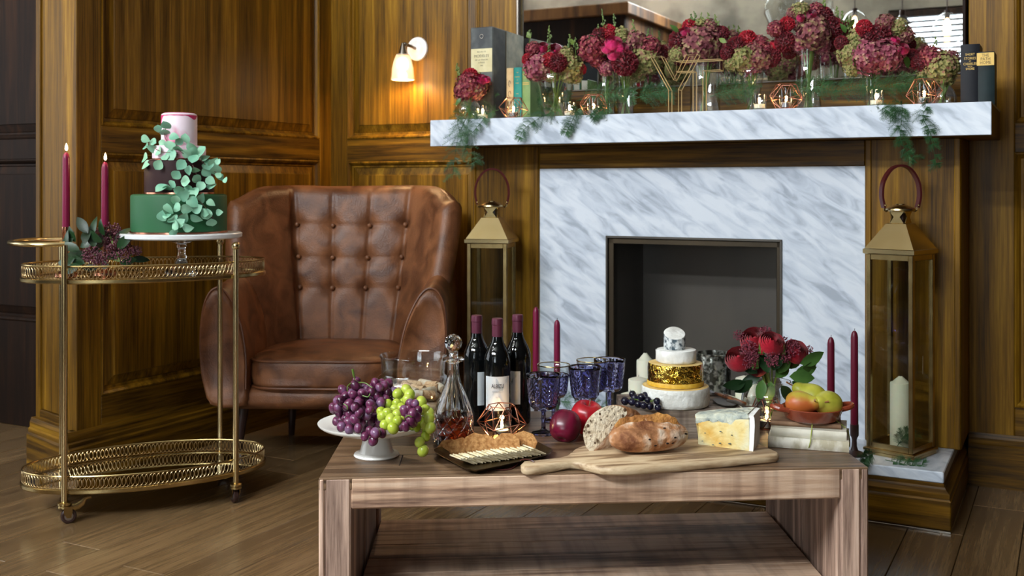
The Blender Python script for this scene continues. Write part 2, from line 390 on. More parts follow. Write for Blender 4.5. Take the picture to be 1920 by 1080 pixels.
mat('hydrangea_green', C(92, 98, 48), rough=0.75, col2=C(150, 146, 88), col3=C(134, 84, 76), nscale=3.4, ndet=3, ramp=(0.35, 0.52, 0.68), rand=True)
mat('hydrangea_burgundy', C(92, 18, 34), rough=0.7, col2=C(142, 50, 66), col3=C(176, 140, 104), nscale=3.4, ndet=3, ramp=(0.4, 0.55, 0.75), rand=True)
mat('leaf_green', C(58, 92, 40), rough=0.45, col2=C(92, 130, 58), nscale=9)
mat('leaf_dark', C(24, 50, 26), rough=0.35, col2=C(44, 76, 38), nscale=9)
mat('leaf_lime', C(104, 124, 48), rough=0.55, col2=C(76, 100, 40), nscale=20)
mat('fern_green', C(26, 62, 32), rough=0.55, col2=C(52, 96, 50), nscale=12)
mat('stem_green', C(88, 112, 44), rough=0.45)
mat('berry_plum', C(92, 34, 48), rough=0.5, col2=C(136, 64, 78), nscale=60)
mat('berry_dark', C(70, 24, 38), rough=0.55, col2=C(104, 44, 58), nscale=60)
mat('eucalyptus', C(116, 176, 148), rough=0.5, col2=C(158, 208, 176), nscale=14, ndet=3, rand=True)
mat('eucalyptus_stem', C(112, 84, 72), rough=0.6)

# ------------------------------------------------------------------ the room
def rect_rings(M, a0, a1, z0, z1, prof, cap):
    """rectangular rings (inset, n) lofted: mouldings and raised panels"""
    secs = []
    for i, n in prof:
        secs.append([M @ Vector(q) for q in ((a0 + i, n, z0 + i), (a1 - i, n, z0 + i), (a1 - i, n, z1 - i), (a0 + i, n, z1 - i))])
    mb = MB().loft(secs, cap=False)
    if cap: mb.f.append(tuple(len(mb.v) - 4 + k for k in range(4)))
    return mb
def raised_panel(root, M, a0, a1, z0, z1):
    rect_rings(M, a0, a1, z0, z1, ((0, 0.026), (0.006, 0.029), (0.014, 0.022), (0.02, 0.010), (0.028, 0.010), (0.03, 0.004)), False).build('moulding', MATS['panel_upright'], root, ang=20)
    rect_rings(M, a0 + .028, a1 - .028, z0 + .028, z1 - .028, ((0, 0.002), (0.004, 0.006), (0.036, 0.017), (0.038, 0.021)), True).build('panel', MATS['panel_upright'], root, ang=15)
def board(root, M, a0, a1, z0, z1, up, name, t=0.026, n0=0.0):
    MB().box(((a0 + a1) / 2, n0 + t / 2, (z0 + z1) / 2), (a1 - a0, t, z1 - z0), 0.0025, M).build(name, MATS['panel_upright' if up else 'panel_across'], root, ang=20)
def skirting(root, M, a0, a1, name='skirting'):
    q = MB().loft([[M @ Vector((a, n, z)) for n, z in ((0, 0), (.046, 0), (.046, .125), (.040, .132), (.040, .145), (.034, .150), (.034, .168), (.028, .185), (0, .185))] for a in (a0, a1)])
    q.build(name, MATS['panel_across'], root, ang=15)
ZC = 4.35                                                          # ceiling height
fl = D.objects.new('floor', MB().box((-2.0, -2.4, -0.03), (10, 7.2, 0.02)).mesh('floor', MATS['floor_oak'], False)); COL.objects.link(fl)
fl.location = P0; fl.rotation_euler = (0, 0, -TH); fl['kind'] = 'structure'; MW[fl.name] = Matrix.Translation(P0) @ Matrix.Rotation(-TH, 4, 'Z')
rnd = random.Random(4); PLW = 0.157
pl_mesh = {l: MB().box((0, 0, -0.0125), (PLW - 0.0022, l - 0.0022, 0.025), 0.0012).mesh('plank', MATS['floor_oak'], ang=20) for l in (0.9, 1.25, 1.6)}
for k in range(-29, 9):
    s0 = -0.123 + PLW * (k + .5); y = 0.9 + rnd.random() * 0.9
    while y > -2.3:
        l = rnd.choice((0.9, 1.25, 1.6)); p = FR(s0, y - l / 2)
        px = CX + FPX * p.x / max(p.y, .3)
        if p.y > 0.9 and -700 < px < 2500: inst(pl_mesh[l], 'plank', fl, (s0, y - l / 2, 0))
        y -= l
FMAT = Matrix.Translation(P0) @ Matrix.Rotation(-TH, 4, 'Z')
# the fireplace wall (wall_back), seen from the room: a along -s so that the normal (n) points into the room
wb = struct('wall_back', P0, -TH)
MWALL = FMAT @ Matrix(((1, 0, 0, 0), (0, -1, 0, 0.65), (0, 0, 1, 0), (0, 0, 0, 1)))
MB().box((-0.8, 0.78, ZC / 2), (5.2, 0.16, ZC), 0, FMAT).build('wall_core', MATS['dark_wood'], wb)
for a0, a1 in ((-2.797, -2.703), (-1.985, -1.800), (0.0, 0.147), (0.80, 0.95)):
    board(wb, MWALL, a0, a1, 0.0, ZC, True, 'stile', n0=-.05, t=.076)
for a0, a1 in ((-2.703, -1.985), (0.147, 0.80)):
    for z0, z1 in ((0, .285), (1.168, 1.272), (2.55, ZC)): board(wb, MWALL, a0, a1, z0, z1, False, 'rail', n0=-.05, t=.076)
    raised_panel(wb, MWALL, a0, a1, .285, 1.168); raised_panel(wb, MWALL, a0, a1, 1.272, 2.55)
board(wb, MWALL, -1.80, 0.0, 1.30, 1.452, False, 'rail', n0=-.05, t=.07)
board(wb, MWALL, -1.80, 0.0, 2.45, ZC, False, 'rail', n0=-.05, t=.07)
skirting(wb, MWALL, -2.80, -1.87); skirting(wb, MWALL, 0.0, 0.95)
MB().box((-1.79, .026, 2.0), (.016, .03, 1.1), .004, MWALL).build('bead', MATS['nickel'], wb)
# the side wall of the alcove with the big panel: a runs from the corner towards the room
wl = struct('wall_left', P0, -TH)
MLEFT = FMAT @ Matrix(((0, 1, 0, -2.823), (-1, 0, 0, 0.65), (0, 0, 1, 0), (0, 0, 0, 1)))
MB().box((0.71, -0.09, ZC / 2), (1.42, 0.08, ZC), 0, MLEFT).build('wall_core', MATS['dark_wood'], wl)
for a0, a1 in ((0.0, 0.109), (1.381, 1.49)): board(wl, MLEFT, a0, a1, 0, ZC, True, 'stile', n0=-.05, t=.076)
for z0, z1 in ((0, .290), (1.173, 1.272), (2.55, ZC)): board(wl, MLEFT, 0.109, 1.381, z0, z1, False, 'rail', n0=-.05, t=.076)
raised_panel(wl, MLEFT, .109, 1.381, .290, 1.173); raised_panel(wl, MLEFT, .109, 1.381, 1.272, 2.55)
skirting(wl, MLEFT, 0, 1.535)
# the return of that wall facing the room, and the darker wall beyond it
e = FR(-2.797, 0.65) - V * 1.49
RA = Vector((-1.795, 4.02, 0)) - e; rl = RA.length; RA.normalize(); RN = Vector((RA.y, -RA.x, 0)) * -1
if RN.y > 0: RN = -RN
MRET = Matrix.Translation(e) @ Matrix(((RA.x, RN.x, 0, 0), (RA.y, RN.y, 0, 0), (0, 0, 1, 0), (0, 0, 0, 1)))
wr = struct('wall_return', P0, -TH)
MB().box((rl / 2 + .05, -.10, ZC / 2), (rl - .1, .08, ZC), 0, MRET).build('wall_core', MATS['dark_wood'], wr)
board(wr, MRET, .004, .030, 0, ZC, True, 'stile', n0=-.013, t=.013); board(wr, MRET, rl - .035, rl, 0, ZC, True, 'stile', n0=-.06, t=.06)
board(wr, MRET, .0305, rl - .0355, .2155, ZC, True, 'panel', n0=-.05, t=.041)
board(wr, MRET, .0305, rl - .0355, .16, .215, False, 'rail', n0=-.05, t=.05); skirting(wr, MRET @ Matrix.Translation((0, -.012, 0)), .005, rl)
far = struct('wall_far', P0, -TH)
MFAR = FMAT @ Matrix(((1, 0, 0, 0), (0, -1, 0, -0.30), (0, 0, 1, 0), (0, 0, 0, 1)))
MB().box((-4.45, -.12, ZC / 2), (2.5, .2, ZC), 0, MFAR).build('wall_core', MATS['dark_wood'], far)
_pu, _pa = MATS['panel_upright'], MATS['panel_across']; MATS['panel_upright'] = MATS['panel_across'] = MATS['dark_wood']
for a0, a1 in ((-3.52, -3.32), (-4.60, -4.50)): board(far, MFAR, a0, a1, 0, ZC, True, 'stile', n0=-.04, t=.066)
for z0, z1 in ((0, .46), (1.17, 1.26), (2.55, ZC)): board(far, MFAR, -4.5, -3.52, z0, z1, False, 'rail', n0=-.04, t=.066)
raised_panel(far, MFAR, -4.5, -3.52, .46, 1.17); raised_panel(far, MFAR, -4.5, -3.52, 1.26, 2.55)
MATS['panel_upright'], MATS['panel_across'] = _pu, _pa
# the rest of the room, seen in the mirror
def wallbox(name, s0, s1, d0, d1, z0, z1, m='plaster', par=None):
    o = MB().box(((s0 + s1) / 2, (d0 + d1) / 2, (z0 + z1) / 2), (s1 - s0, d1 - d0, z1 - z0), 0, FMAT)
    return o.build(name, MATS[m], par, smooth=False)
wn = struct('wall_rear', P0, -TH)
wallbox('wall_segment', SL - .2, -1.16, SB - .15, SB, 0, 3.25, par=wn); wallbox('wall_segment', .2, 2.2, SB - .15, SB, 0, 3.25, par=wn)
wallbox('wall_segment', -1.16, .2, SB - .15, SB, 2.66, 3.25, par=wn); wallbox('wall_segment', -1.16, .2, SB - .15, SB, 0, .55, par=wn)
wallbox('wall_segment', SL - .2, -4.6, SB - .15, SB, 3.25, ZC, par=wn); wallbox('wall_segment', -.2, 2.2, SB - .15, SB, 3.25, ZC, par=wn); wallbox('wall_segment', -4.6, -.2, SB - .15, SB, 4.25, ZC, par=wn)
wo = struct('wall_side', P0, -TH)
wallbox('wall_segment', SL - .2, SL, SB, -4.9, 0, ZC, par=wo); wallbox('wall_segment', SL - .2, SL, -1.3, -.2, 0, ZC, par=wo)
wallbox('wall_segment', SL - .2, SL, -4.9, -1.3, 2.75, ZC, par=wo); wallbox('wall_segment', SL - .2, SL, -4.9, -1.3, 0, .6, par=wo)
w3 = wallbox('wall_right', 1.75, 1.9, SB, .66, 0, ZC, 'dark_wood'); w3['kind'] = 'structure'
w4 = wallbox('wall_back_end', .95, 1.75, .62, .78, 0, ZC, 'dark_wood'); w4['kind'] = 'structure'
ce = wallbox('ceiling', SL - .2, 1.9, SB - .15, .8, ZC, ZC + .1, 'ceiling_white'); ce['kind'] = 'structure'
MB().box((-2, -4.2, 3.07), (7, .3, .26), .01, FMAT).build('beam', MATS['ceiling_white'], ce)
# windows: frame, glass, slatted blind
def window(name, s0, s1, d0, d1, z0, z1, blind):
    r = struct(name, P0, -TH); ax = 0 if (s1 - s0) > (d1 - d0) else 1
    cs, cd = (s0 + s1) / 2, (d0 + d1) / 2
    def bar(a0, a1, b0, b1, nm, th=.06):
        if ax == 0: MB().box(((a0 + a1) / 2, cd, (b0 + b1) / 2), (a1 - a0, th, b1 - b0), .004, FMAT).build(nm, MATS['dark_wood'], r)
        else: MB().box((cs, (a0 + a1) / 2, (b0 + b1) / 2), (th, a1 - a0, b1 - b0), .004, FMAT).build(nm, MATS['dark_wood'], r)
    lo, hi = (s0, s1) if ax == 0 else (d0, d1); n = 2 if ax == 0 else 3
    bar(lo, hi, z1 - .07, z1, 'window_frame'); bar(lo, hi, z0, z0 + .07, 'window_frame')
    for k in range(n + 1):
        x = lerp(lo + .035, hi - .035, k / n); bar(x - .035, x + .035, z0 + .07, z1 - .07, 'window_frame')
    for k in range(n):
        x0, x1 = lerp(lo + .035, hi - .035, k / n) + .035, lerp(lo + .035, hi - .035, (k + 1) / n) - .035
        b = MB().box(((x0 + x1) / 2, cd - .01, (z0 + z1) / 2), (x1 - x0, .006, z1 - z0 - .14), 0, FMAT) if ax == 0 else MB().box((cs - .01, (x0 + x1) / 2, (z0 + z1) / 2), (.006, x1 - x0, z1 - z0 - .14), 0, FMAT)
        b.build('pane', MATS['glass_clear'], r, smooth=False)
    if blind:
        for k in range(22):
            z = z1 - .12 - k * .05
            MB().box((0, 0, 0), (s1 - s0 - .04, .045, .003), 0, FMAT @ Matrix.Translation((cs, d1 + .05, z)) @ Matrix.Rotation(R(18), 4, 'X')).build('slat', MATS['dark_wood'], r, smooth=False)
        MB().box((cs, d1 + .05, z1 - .05), (s1 - s0 - .02, .07, .06), .004, FMAT).build('head_rail', MATS['dark_wood'], r)
window('window_1', -1.16, .2, SB - .10, SB - .04, .55, 2.66, True)
window('added_clerestory', -4.6, -.2, SB - .10, SB - .04, 3.25, 4.25, False)  # unseen clerestory, added as an opening for the high front light
window('window_2', SL - .12, SL - .06, -4.9, -1.3, .6, 2.75, False)
# ------------------------------------------------------------------ fireplace
fp = thing('fireplace', 'marble faced fireplace in golden wood panelling with thick marble mantelpiece and empty metal firebox', 'fireplace', P0, -TH)
def fpb(name, s0, s1, d0, d1, z0, z1, m, bev=.003, ang=25):
    return MB().box(((s0 + s1) / 2, (d0 + d1) / 2, (z0 + z1) / 2), (s1 - s0, d1 - d0, z1 - z0), bev).build(name, MATS[m], fp, world=False, ang=ang)
BL = -1.866
fpb('plinth', BL, 0, 0, .649, .008, .095, 'panel_across')
fpb('plinth_strip', BL, 0, -.002, .6, 0, .007, 'nickel', .001)
MB().loft([[Vector(q) for q in ((BL + i, i, z), (-i, i, z), (-i, .648, z), (BL + i, .648, z))] for i, z in ((.0, .095), (.004, .101), (.004, .116), (.016, .128), (.018, .134), (.022, .136), (.022, .1445))]).build('plinth_moulding', MATS['panel_across'], fp, world=False, ang=15)
fpb('hearth_slab', BL + .02, -.022, .02, .64, .145, .179, 'marble', .003)
for s0, s1 in ((BL, -1.554), (-.307, 0)):
    fpb('pilaster', s0, s1, 0.345, 0.649, .179, 1.212, 'panel_upright')
    fpb('pilaster_bead', s0 + .002, s0 + .022, 0.338, 0.350, .179, 1.211, 'panel_upright', .003); fpb('pilaster_bead', s1 - .022, s1 - .002, 0.338, 0.350, .179, 1.211, 'panel_upright', .003)
fpb('frieze', -1.554, -.307, 0.345, 0.450, 1.121, 1.212, 'panel_across')
fpb('surround_lintel', -1.554, -.307, 0.348, 0.374, .8611, 1.121, 'marble', .0003)
fpb('surround_jamb', -1.554, -1.269, 0.348, 0.374, .179, .861, 'marble', .0003); fpb('surround_jamb', -.591, -.307, 0.348, 0.374, .179, .861, 'marble', .0003)
FI, FO, FT = -1.269, -.591, .861
for a in ((FI, FI + .008, .179, FT), (FO - .008, FO, .179, FT), (FI, FO, FT - .008, FT)): fpb('firebox_frame', a[0], a[1], 0.342, 0.39, a[2], a[3], 'steel_dark', .001)
for a in ((FI + .008, FI + .03, .179, FT - .008), (FO - .022, FO - .008, .179, FT - .008), (FI + .008, FO - .008, FT - .03, FT - .008)): fpb('firebox_lip', a[0], a[1], 0.352, 0.39, a[2], a[3], 'bronze_metal', .002)
fpb('firebox_back', FI + .02, FO - .01, .672, .69, .17, FT - .02, 'steel_dark', 0); fpb('firebox_side', FI + .02, FI + .03, .36, .68, .17, FT - .02, 'steel_dark', 0); fpb('firebox_side', FO - .022, FO - .012, .36, .68, .17, FT - .02, 'steel_dark', 0)
fpb('firebox_top', FI + .02, FO - .01, .36, .68, FT - .03, FT - .02, 'steel_dark', 0)
MZ0, MZ1 = 1.212, 1.3146; ML, MR = -1.945, .1025
fpb('mantel_core', ML + .004, MR - .002, .166, .645, MZ0, MZ1 - .004, 'panel_upright', .001)
fpb('mantel_facing', ML, MR, .152, .168, MZ0 - .001, MZ1, 'marble', .0015)
fpb('mantel_slab', ML, MR, .168, .645, MZ1 - .004, MZ1, 'marble', .001)
# ------------------------------------------------------------------ mirror
mi = thing('wall_mirror', 'wide antique mirror above the mantelpiece reflecting the room', 'mirror', FR(-.9, .64, 1.455), -TH)
MB().box((-.9, .636, 1.955), (1.766, .006, 1.0), .002, FMAT).build('mirror_glass', MATS['mirror_silver'], mi, ang=15)
MB().box((-1.786, .632, 1.955), (.012, .02, 1.0), .003, FMAT).build('mirror_frame', MATS['brass'], mi); MB().box((-.014, .632, 1.955), (.012, .02, 1.0), .003, FMAT).build('mirror_frame', MATS['dark_wood'], mi)
MB().box((-.9, .632, 1.4535), (1.77, .02, .006), .002, FMAT).build('mirror_frame', MATS['nickel'], mi)
# ------------------------------------------------------------------ wall lamp
q = FD(783, .628); wp = Vector((q.x, q.y, ZP(92, q.y)))
wlm = thing('wall_lamp', 'lit wall lamp with bell shaped glass shade on round white plate', 'lamp', wp, -TH)
mat('lamp_white', C(226, 216, 210), rough=0.25)
sh = D.materials.new('shade_glass'); sh.use_nodes = True; nt = sh.node_tree; b = nt.nodes['Principled BSDF']; b.inputs['Base Color'].default_value = (1, .93, .84, 1); b.inputs['Roughness'].default_value = .45
b.inputs['Transmission Weight'].default_value = .85; b.inputs['IOR'].default_value = 1.1; MATS['shade_glass'] = sh
mat('bulb', (1, .8, .5, 1), emit=(1, .72, .42, 1), es=18)
RXm = Matrix.Rotation(R(90), 4, 'X')
MB().lathe(((0, .020), (.016, .020), (.030, .016), (.036, .010), (.040, .009), (.052, .007), (.055, .002), (.055, 0), (0, 0)), 32, M=RXm).build('wall_plate', MATS['lamp_white'], wlm, world=False)
MB().tube(((0, -.018, .0), (-.005, -.05, .008), (-.012, -.085, .012)), .007, 10).ball((-.012, -.086, .012), .011).build('arm', MATS['nickel'], wlm, world=False)
MB().lathe(((.0, .014), (.006, .012), (.010, 0), (.020, -.036), (.022, -.042), (0, -.042)), 20, c=(-.014, -.10, .004)).build('shade_holder', MATS['nickel'], wlm, world=False)
MB().lathe(((.022, -.036), (.030, -.040), (.040, -.066), (.048, -.10), (.0505, -.136), (.053, -.152), (.050, -.153), (.0475, -.136), (.045, -.10), (.037, -.068), (.028, -.044), (.022, -.04)), 32, c=(-.014, -.10, .004)).build('lamp_shade', sh, wlm, world=False)
MB().ball((-.014, -.10, -.078), (.024, .024, .030), 16, 10).build('bulb', MATS['bulb'], wlm, world=False)
point('wall_lamp_light', wlm.matrix_basis @ Vector((-.014, -.10, -.13)), 6.0, (1, .62, .30), .02)
# ------------------------------------------------------------------ armchair
ac = thing('armchair', 'tan leather wing back armchair with buttoned back, dark tapered legs', 'armchair', (-.692, 4.285, 0), R(-2)); ac.scale = (.955, .955, 1)
def bk(wv, t, off):
    a = abs(wv); sgn = 1 if wv >= 0 else -1
    hp = lerp(.185, .262, t); hw = lerp(.375, .462, sm(t)); yb = lerp(.17, .33, t); dw = lerp(.36, .23, t)
    if a < .56: x, y, nx, ny = hp * a / .56, yb, 0, -1
    else:
        q_ = (a - .56) / .44; x = hp + (hw - hp) * (q_ ** .92); y = yb - dw * (q_ ** 1.25)
        tx, ty = (hw - hp), -dw * 1.25 * max(q_, .05) ** .25; l = math.hypot(tx, ty); nx, ny = ty / l, -tx / l
        b_ = sm(q_ / .3); nx, ny = nx * b_, -1 + (ny + 1) * b_; l = math.hypot(nx, ny); nx /= l; ny /= l
    ztop = 1.052 - .055 * max(0, (a - .78) / .22) ** 2 - .004 * math.cos(a * 6)
    z = .26 + (ztop - .26) * t
    return Vector((sgn * (x + nx * off), y + ny * off, z))
BUT = [(-.56, r) for r in (.79, .62, .46)] + [(-.19, r) for r in (.79, .62, .46)] + [(.19, r) for r in (.79, .62, .46)] + [(.56, r) for r in (.79, .62, .46)]
def tuft(wv, t):
    d = 0
    for bw, bt in BUT:
        d += .019 * math.exp(-(((wv - bw) * .45) ** 2 + ((t - bt) * .8) ** 2) / .0016)
    if abs(wv) < .6:
        for cw in (-.56, -.19, .19, .56): d += .006 * math.exp(-((wv - cw) / .022) ** 2)
        if abs(wv) < .56 and t > .3:
            for ct in (.79, .62, .46): d += .005 * math.exp(-((t - ct) / .009) ** 2)
    return d
NW, NT = 121, 74
secs = []
for k in range(NT):
    t = k / (NT - 1); th = .052
    if t > .94: th *= math.sqrt(max(0.0, 1 - ((t - .94) / .06) ** 2)) * .9 + .1
    inner = [bk(-1 + 2 * i / (NW - 1), t, th - tuft(-1 + 2 * i / (NW - 1), t) * (th / .052)) for i in range(NW)]
    outer = [bk(1 - 2 * i / 40, t, -th) for i in range(41)]
    tip = lambda s_: [bk(s_, t, th * math.cos(PI * j / 6)) + Vector((s_ * .02 * math.sin(PI * j / 6), -.035 * math.sin(PI * j / 6), 0)) for j in range(1, 6)]
    secs.append(inner + tip(1) + outer + tip(-1)[::-1])
MB().loft(secs).build('backrest', MATS['leather'], ac, world=False, ang=50)
bq = MB().ball((0, 0, 0), (.0105, .008, .0105), 12, 8).mesh('button', MATS['leather'])
for bw, bt in BUT:
    inst(bq, 'button', ac, bk(bw * .985, bt, .052 - .014))
def arm(sg):
    base = [(.300, .235), (.292, .33), (.296, .42), (.320, .53), (.360, .625), (.402, .672), (.444, .668), (.474, .62), (.486, .53), (.484, .43), (.468, .33), (.430, .235)]
    secs = []; c0 = Vector((.39, 0, .45))
    for y, sc, up in ((-.352, .62, -.02), (-.366, .80, -.014), (-.370, .90, -.01), (-.362, .97, -.004), (-.34, 1.0, 0), (-.25, 1.0, .006), (-.12, 1.0, .02), (.0, .985, .045), (.12, .96, .075), (.22, .92, .09)):
        pts = []
        for x, z in base:
            zz = z + up * max(0, (z - .24) / .4); lean = .05 * max(0, (zz - .3) / .4) if y < -.2 else .05 * max(0, (zz - .3) / .4)
            pts.append(Vector((sg * (c0.x + (x - c0.x) * sc - (.0 if y > -.3 else 0)), y + lean, c0.z + (zz - c0.z) * sc)))
        secs.append(cat(pts, 3, True))
    return MB().loft(secs)
for sg in (-1, 1):
    arm(sg).build('arm', MATS['leather'], ac, world=False, ang=50)
    pp = [Vector((sg * x, -.362 + .05 * max(0, (z - .3) / .4), z)) for x, z in ((.296, .30), (.30, .42), (.322, .53), (.362, .622), (.402, .668), (.44, .664), (.468, .618), (.48, .53), (.478, .43), (.462, .33), (.43, .245))]
    MB().tube(cat(pp, 4), .0045, 6).build('piping', MATS['leather_dark'], ac, world=False)
MB().box((0, -.04, .262), (.80, .60, .09), .03).build('seat_frame', MATS['leather'], ac, world=False, ang=50)
def cushion(cx, cy, cz, wx, wy, h, crown):
    n = 22; secs = []
    def ring(sc, z, cr=0): 
        out = []
        for i in range(48):
            a = 2 * PI * i / 48; p = 5.0
            c_, s_ = math.cos(a), math.sin(a); r = (abs(c_) ** p + abs(s_) ** p) ** (-1 / p)
            out.append(Vector((cx + wx / 2 * sc * c_ * r, cy + wy / 2 * sc * s_ * r, cz + z)))
        return out
    secs = [ring(.3, -h / 2), ring(.9, -h / 2), ring(.975, -h / 2 + .008), ring(1, -h / 2 + .022), ring(1.012, 0), ring(1.0, h / 2 - .024), ring(.985, h / 2 - .008), ring(.955, h / 2 + .002), ring(.86, h / 2 + crown * .35), ring(.6, h / 2 + crown * .8), ring(.3, h / 2 + crown), ring(.02, h / 2 + crown)]
    return MB().loft(secs)
sc_ = cushion(-.012, -.085, .352, .59, .56, .112, .026).build('seat_cushion', MATS['leather'], ac, world=False, ang=60)
for z in (.302, .402): MB().tube([Vector((-.012 + .2945 * (abs(math.cos(a)) ** 5 + abs(math.sin(a)) ** 5) ** -.2 * math.cos(a), -.085 + .2795 * (abs(math.cos(a)) ** 5 + abs(math.sin(a)) ** 5) ** -.2 * math.sin(a), z)) for a in [2 * PI * i / 60 for i in range(60)]], .0045, 6, True).build('cushion_piping', MATS['leather_dark'], ac, world=False)
for x, y, lx, ly in ((-.33, -.27, -.02, -.03), (.33, -.27, .02, -.03), (-.24, .18, -.02, .05), (.24, .18, .02, .05)):
    MB().tube(((x, y, .235), (x + lx, y + ly, 0)), [.024, .013], 14).build('leg', MATS['leg_dark'], ac, world=False)

# ------------------------------------------------------------------ bar cart
CA = math.atan2(.407, .913)
bc = thing('bar_cart', 'oval brass bar cart with two galleried tiers on castors', 'cart', (-1.222, 3.580, 0), CA)
EA, EB = .385, .208
def ell(a, ka=0.0): return Vector(((EA + ka) * math.cos(a), (EB + ka) * math.sin(a), 0))
NS = 720; cum = [0.0]
for i in range(NS): cum.append(cum[-1] + (ell(2 * PI * (i + 1) / NS) - ell(2 * PI * i / NS)).length)
def ell_s(f):
    tgt = f * cum[-1]; lo = 0
    import bisect
    i = min(bisect.bisect_left(cum, tgt), NS); return 2 * PI * i / NS
ring_me = MB().tube([(.0122 * math.cos(2 * PI * k / 14), 0, .0178 * math.sin(2 * PI * k / 14)) for k in range(14)], .0009, 4, True).mesh('ring', MATS['gilt'])
for z0 in (.745, .088):
    name = 'tray'
    def oval(k, z): return [ell(2 * PI * i / 96, k) + Vector((0, 0, z)) for i in range(96)]
    tr = MB().loft([oval(-.02, z0), oval(.004, z0), oval(.006, z0 + .003), oval(.006, z0 + .012), oval(.001, z0 + .015), oval(-.012, z0 + .013), oval(-.012, z0 + .008), oval(-.05, z0 + .008)], cap=True).build('tray', MATS['brass'], bc, world=False, ang=30)
    MB().loft([oval(-.014, z0 + .0085), oval(-.014, z0 + .0115)]).build('tray_mirror', MATS['mirror_silver'], tr, world=False)
    MB().tube([ell(2 * PI * i / 96) + Vector((0, 0, z0 + .055)) for i in range(96)], .0026, 6, True).build('gallery_rim', MATS['brass'], tr, world=False)
    for k in range(146):
        a = ell_s(k / 146); p = ell(a); t = Vector((-EA * math.sin(a), EB * math.cos(a), 0))
        inst(ring_me, 'ring', tr, p + Vector((0, 0, z0 + .0345)), (0, 0, math.atan2(t.y, t.x)))
PXs, PYs = .262, .165
for sx in (-1, 1):
    for sy in (-1, 1):
        x, y = sx * PXs, sy * PYs; top = .868 if sx < 0 else .845
        z0 = .068
        MB().tube(((x, y, z0), (x, y, top)), .0095, 14).build('pole', MATS['brass_bright'], bc, world=False)
        if sx > 0: MB().ball((x, y, .853), .0145, 16, 12).build('finial', MATS['brass_bright'], bc, world=False)
        ca = D.objects.new('castor', MB().lathe(((0, .070), (.012, .070), (.020, .066), (.020, .060), (.016, .058), (.019, .055), (.019, .050), (0, .050)), 20, c=(x, y, 0)).mesh('castor', MATS['brass'])); COL.objects.link(ca); ca.parent = bc; MW[ca.name] = MW[bc.name]
        wang = (.5, 1.3, 2.2, .2)[(sx + 1) + (sy + 1) // 2]; dv = Vector((math.cos(wang - CA), math.sin(wang - CA), 0)); off = dv * .012; nv = Vector((-dv.y, dv.x, 0))
        MWh = Matrix.Translation(Vector((x, y, .0235)) + off) @ Matrix(((dv.x, 0, nv.x, 0), (dv.y, 0, nv.y, 0), (0, 1, 0, 0), (0, 0, 0, 1)))
        MB().lathe(((.012, -.008), (.019, -.009), (.0232, -.006), (.0235, 0), (.0232, .006), (.019, .009), (.012, .008)), 24, M=MWh).build('wheel', MATS['leg_dark'], ca, world=False)
        MB().lathe(((0, -.0095), (.013, -.0095), (.0135, -.006), (.0135, .006), (.013, .0095), (0, .0095)), 20, M=MWh).build('wheel_hub', MATS['alu'], ca, world=False)
        fk = MB()
        for s_ in (-1, 1):
            poly = [(-.014, .030), (.010, .030), (.010, .012), (.006, -.004), (-.006, -.004), (-.016, .012)]
            fk.prism(poly, s_ * .0125 - .0012, s_ * .0125 + .0012, MWh)
        fk.build('fork', MATS['brass'], ca, world=False, ang=20)
        if sx < 0: MB().tube([MWh @ Vector(p) for p in ((.004, .022, 0), (.026, .026, 0), (.040, .034, 0), (.050, .048, 0), (.066, .050, 0))], [.007, .0075, .006, .0035, .003], 8, flat=1.6).build('brake_lever', MATS['brass'], ca, world=False)
hz = .871
pts = [(-PXs, -PYs, hz)] + [(-PXs - .04 - .115 * math.sin(PI * k / 12), -PYs * math.cos(PI * k / 12) * 1.0, hz) for k in range(0, 13)] + [(-PXs, PYs, hz)]
MB().tube(cat(pts, 3), .0105, 12, flat=.8).build('handle', MATS['brass_bright'], bc, world=False)
TRZ = .757                                                  # surface of the upper tray

# ------------------------------------------------------------------ cake on its stand
cx_, cy_ = -1.115, 3.60
st = thing('cake_stand', 'glass pedestal cake stand with white plate holding the tiered cake', 'cake stand', (cx_, cy_, TRZ))
MB().lathe(((0, 0), (.050, 0), (.054, .006), (.050, .014), (.036, .022), (.022, .034), (.014, .050), (.017, .056), (.013, .064), (.012, .082), (.017, .092), (.014, .098), (.030, .106), (.070, .114), (.11, .118), (0, .1185)), 36, flute=lambda a, j: (.035 * math.cos(a * 12) if j in (1, 2, 3, 4) else 0)).build('pedestal', MATS['crystal'], st, world=False)
MB().lathe(((0, .119), (.175, .119), (.190, .121), (.198, .124), (.199, .135), (.196, .138), (0, .138)), 64).build('plate', MATS['white_plate'], st, world=False)
PZ = TRZ + .138
ck = thing('wedding_cake', 'four tier cake in green, chocolate and marbled pink icing', 'cake', (cx_ - .008, cy_, PZ))
mat('icing_green', C(28, 88, 50), rough=0.55); mat('icing_brown', C(44, 21, 22), rough=0.6, spec=.25)
mat('icing_pink', C(214, 60, 120), rough=0.5, col2=C(238, 214, 228), nscale=11, ndet=3, ramp=(0.30, 0.52), stretch=(1, 1, .7))
mat('icing_white', C(200, 60, 116), rough=0.5, col2=C(240, 222, 234), nscale=9, ndet=4, ramp=(0.30, 0.44), stretch=(1, 1, .5))
tiers = ((.156, .0, .130, 'icing_green'), (.1125, .130, .243, 'icing_brown'), (.087, .243, .292, 'icing_pink'), (.0585, .292, .402, 'icing_white'))
for r, z0, z1, m in tiers:
    MB().lathe(((0, z0), (r, z0), (r, z1 - .008), (r - .002, z1 - .003), (r - .008, z1), (0, z1)), 56).build('tier', MATS[m], ck, world=False)
    if m != 'icing_white' : MB().lathe(((r, z0), (r + .0022, z0 + .0005), (r + .0022, z0 + .006), (r, z0 + .007)), 56).build('ribbon', MATS['copper'], ck, world=False)
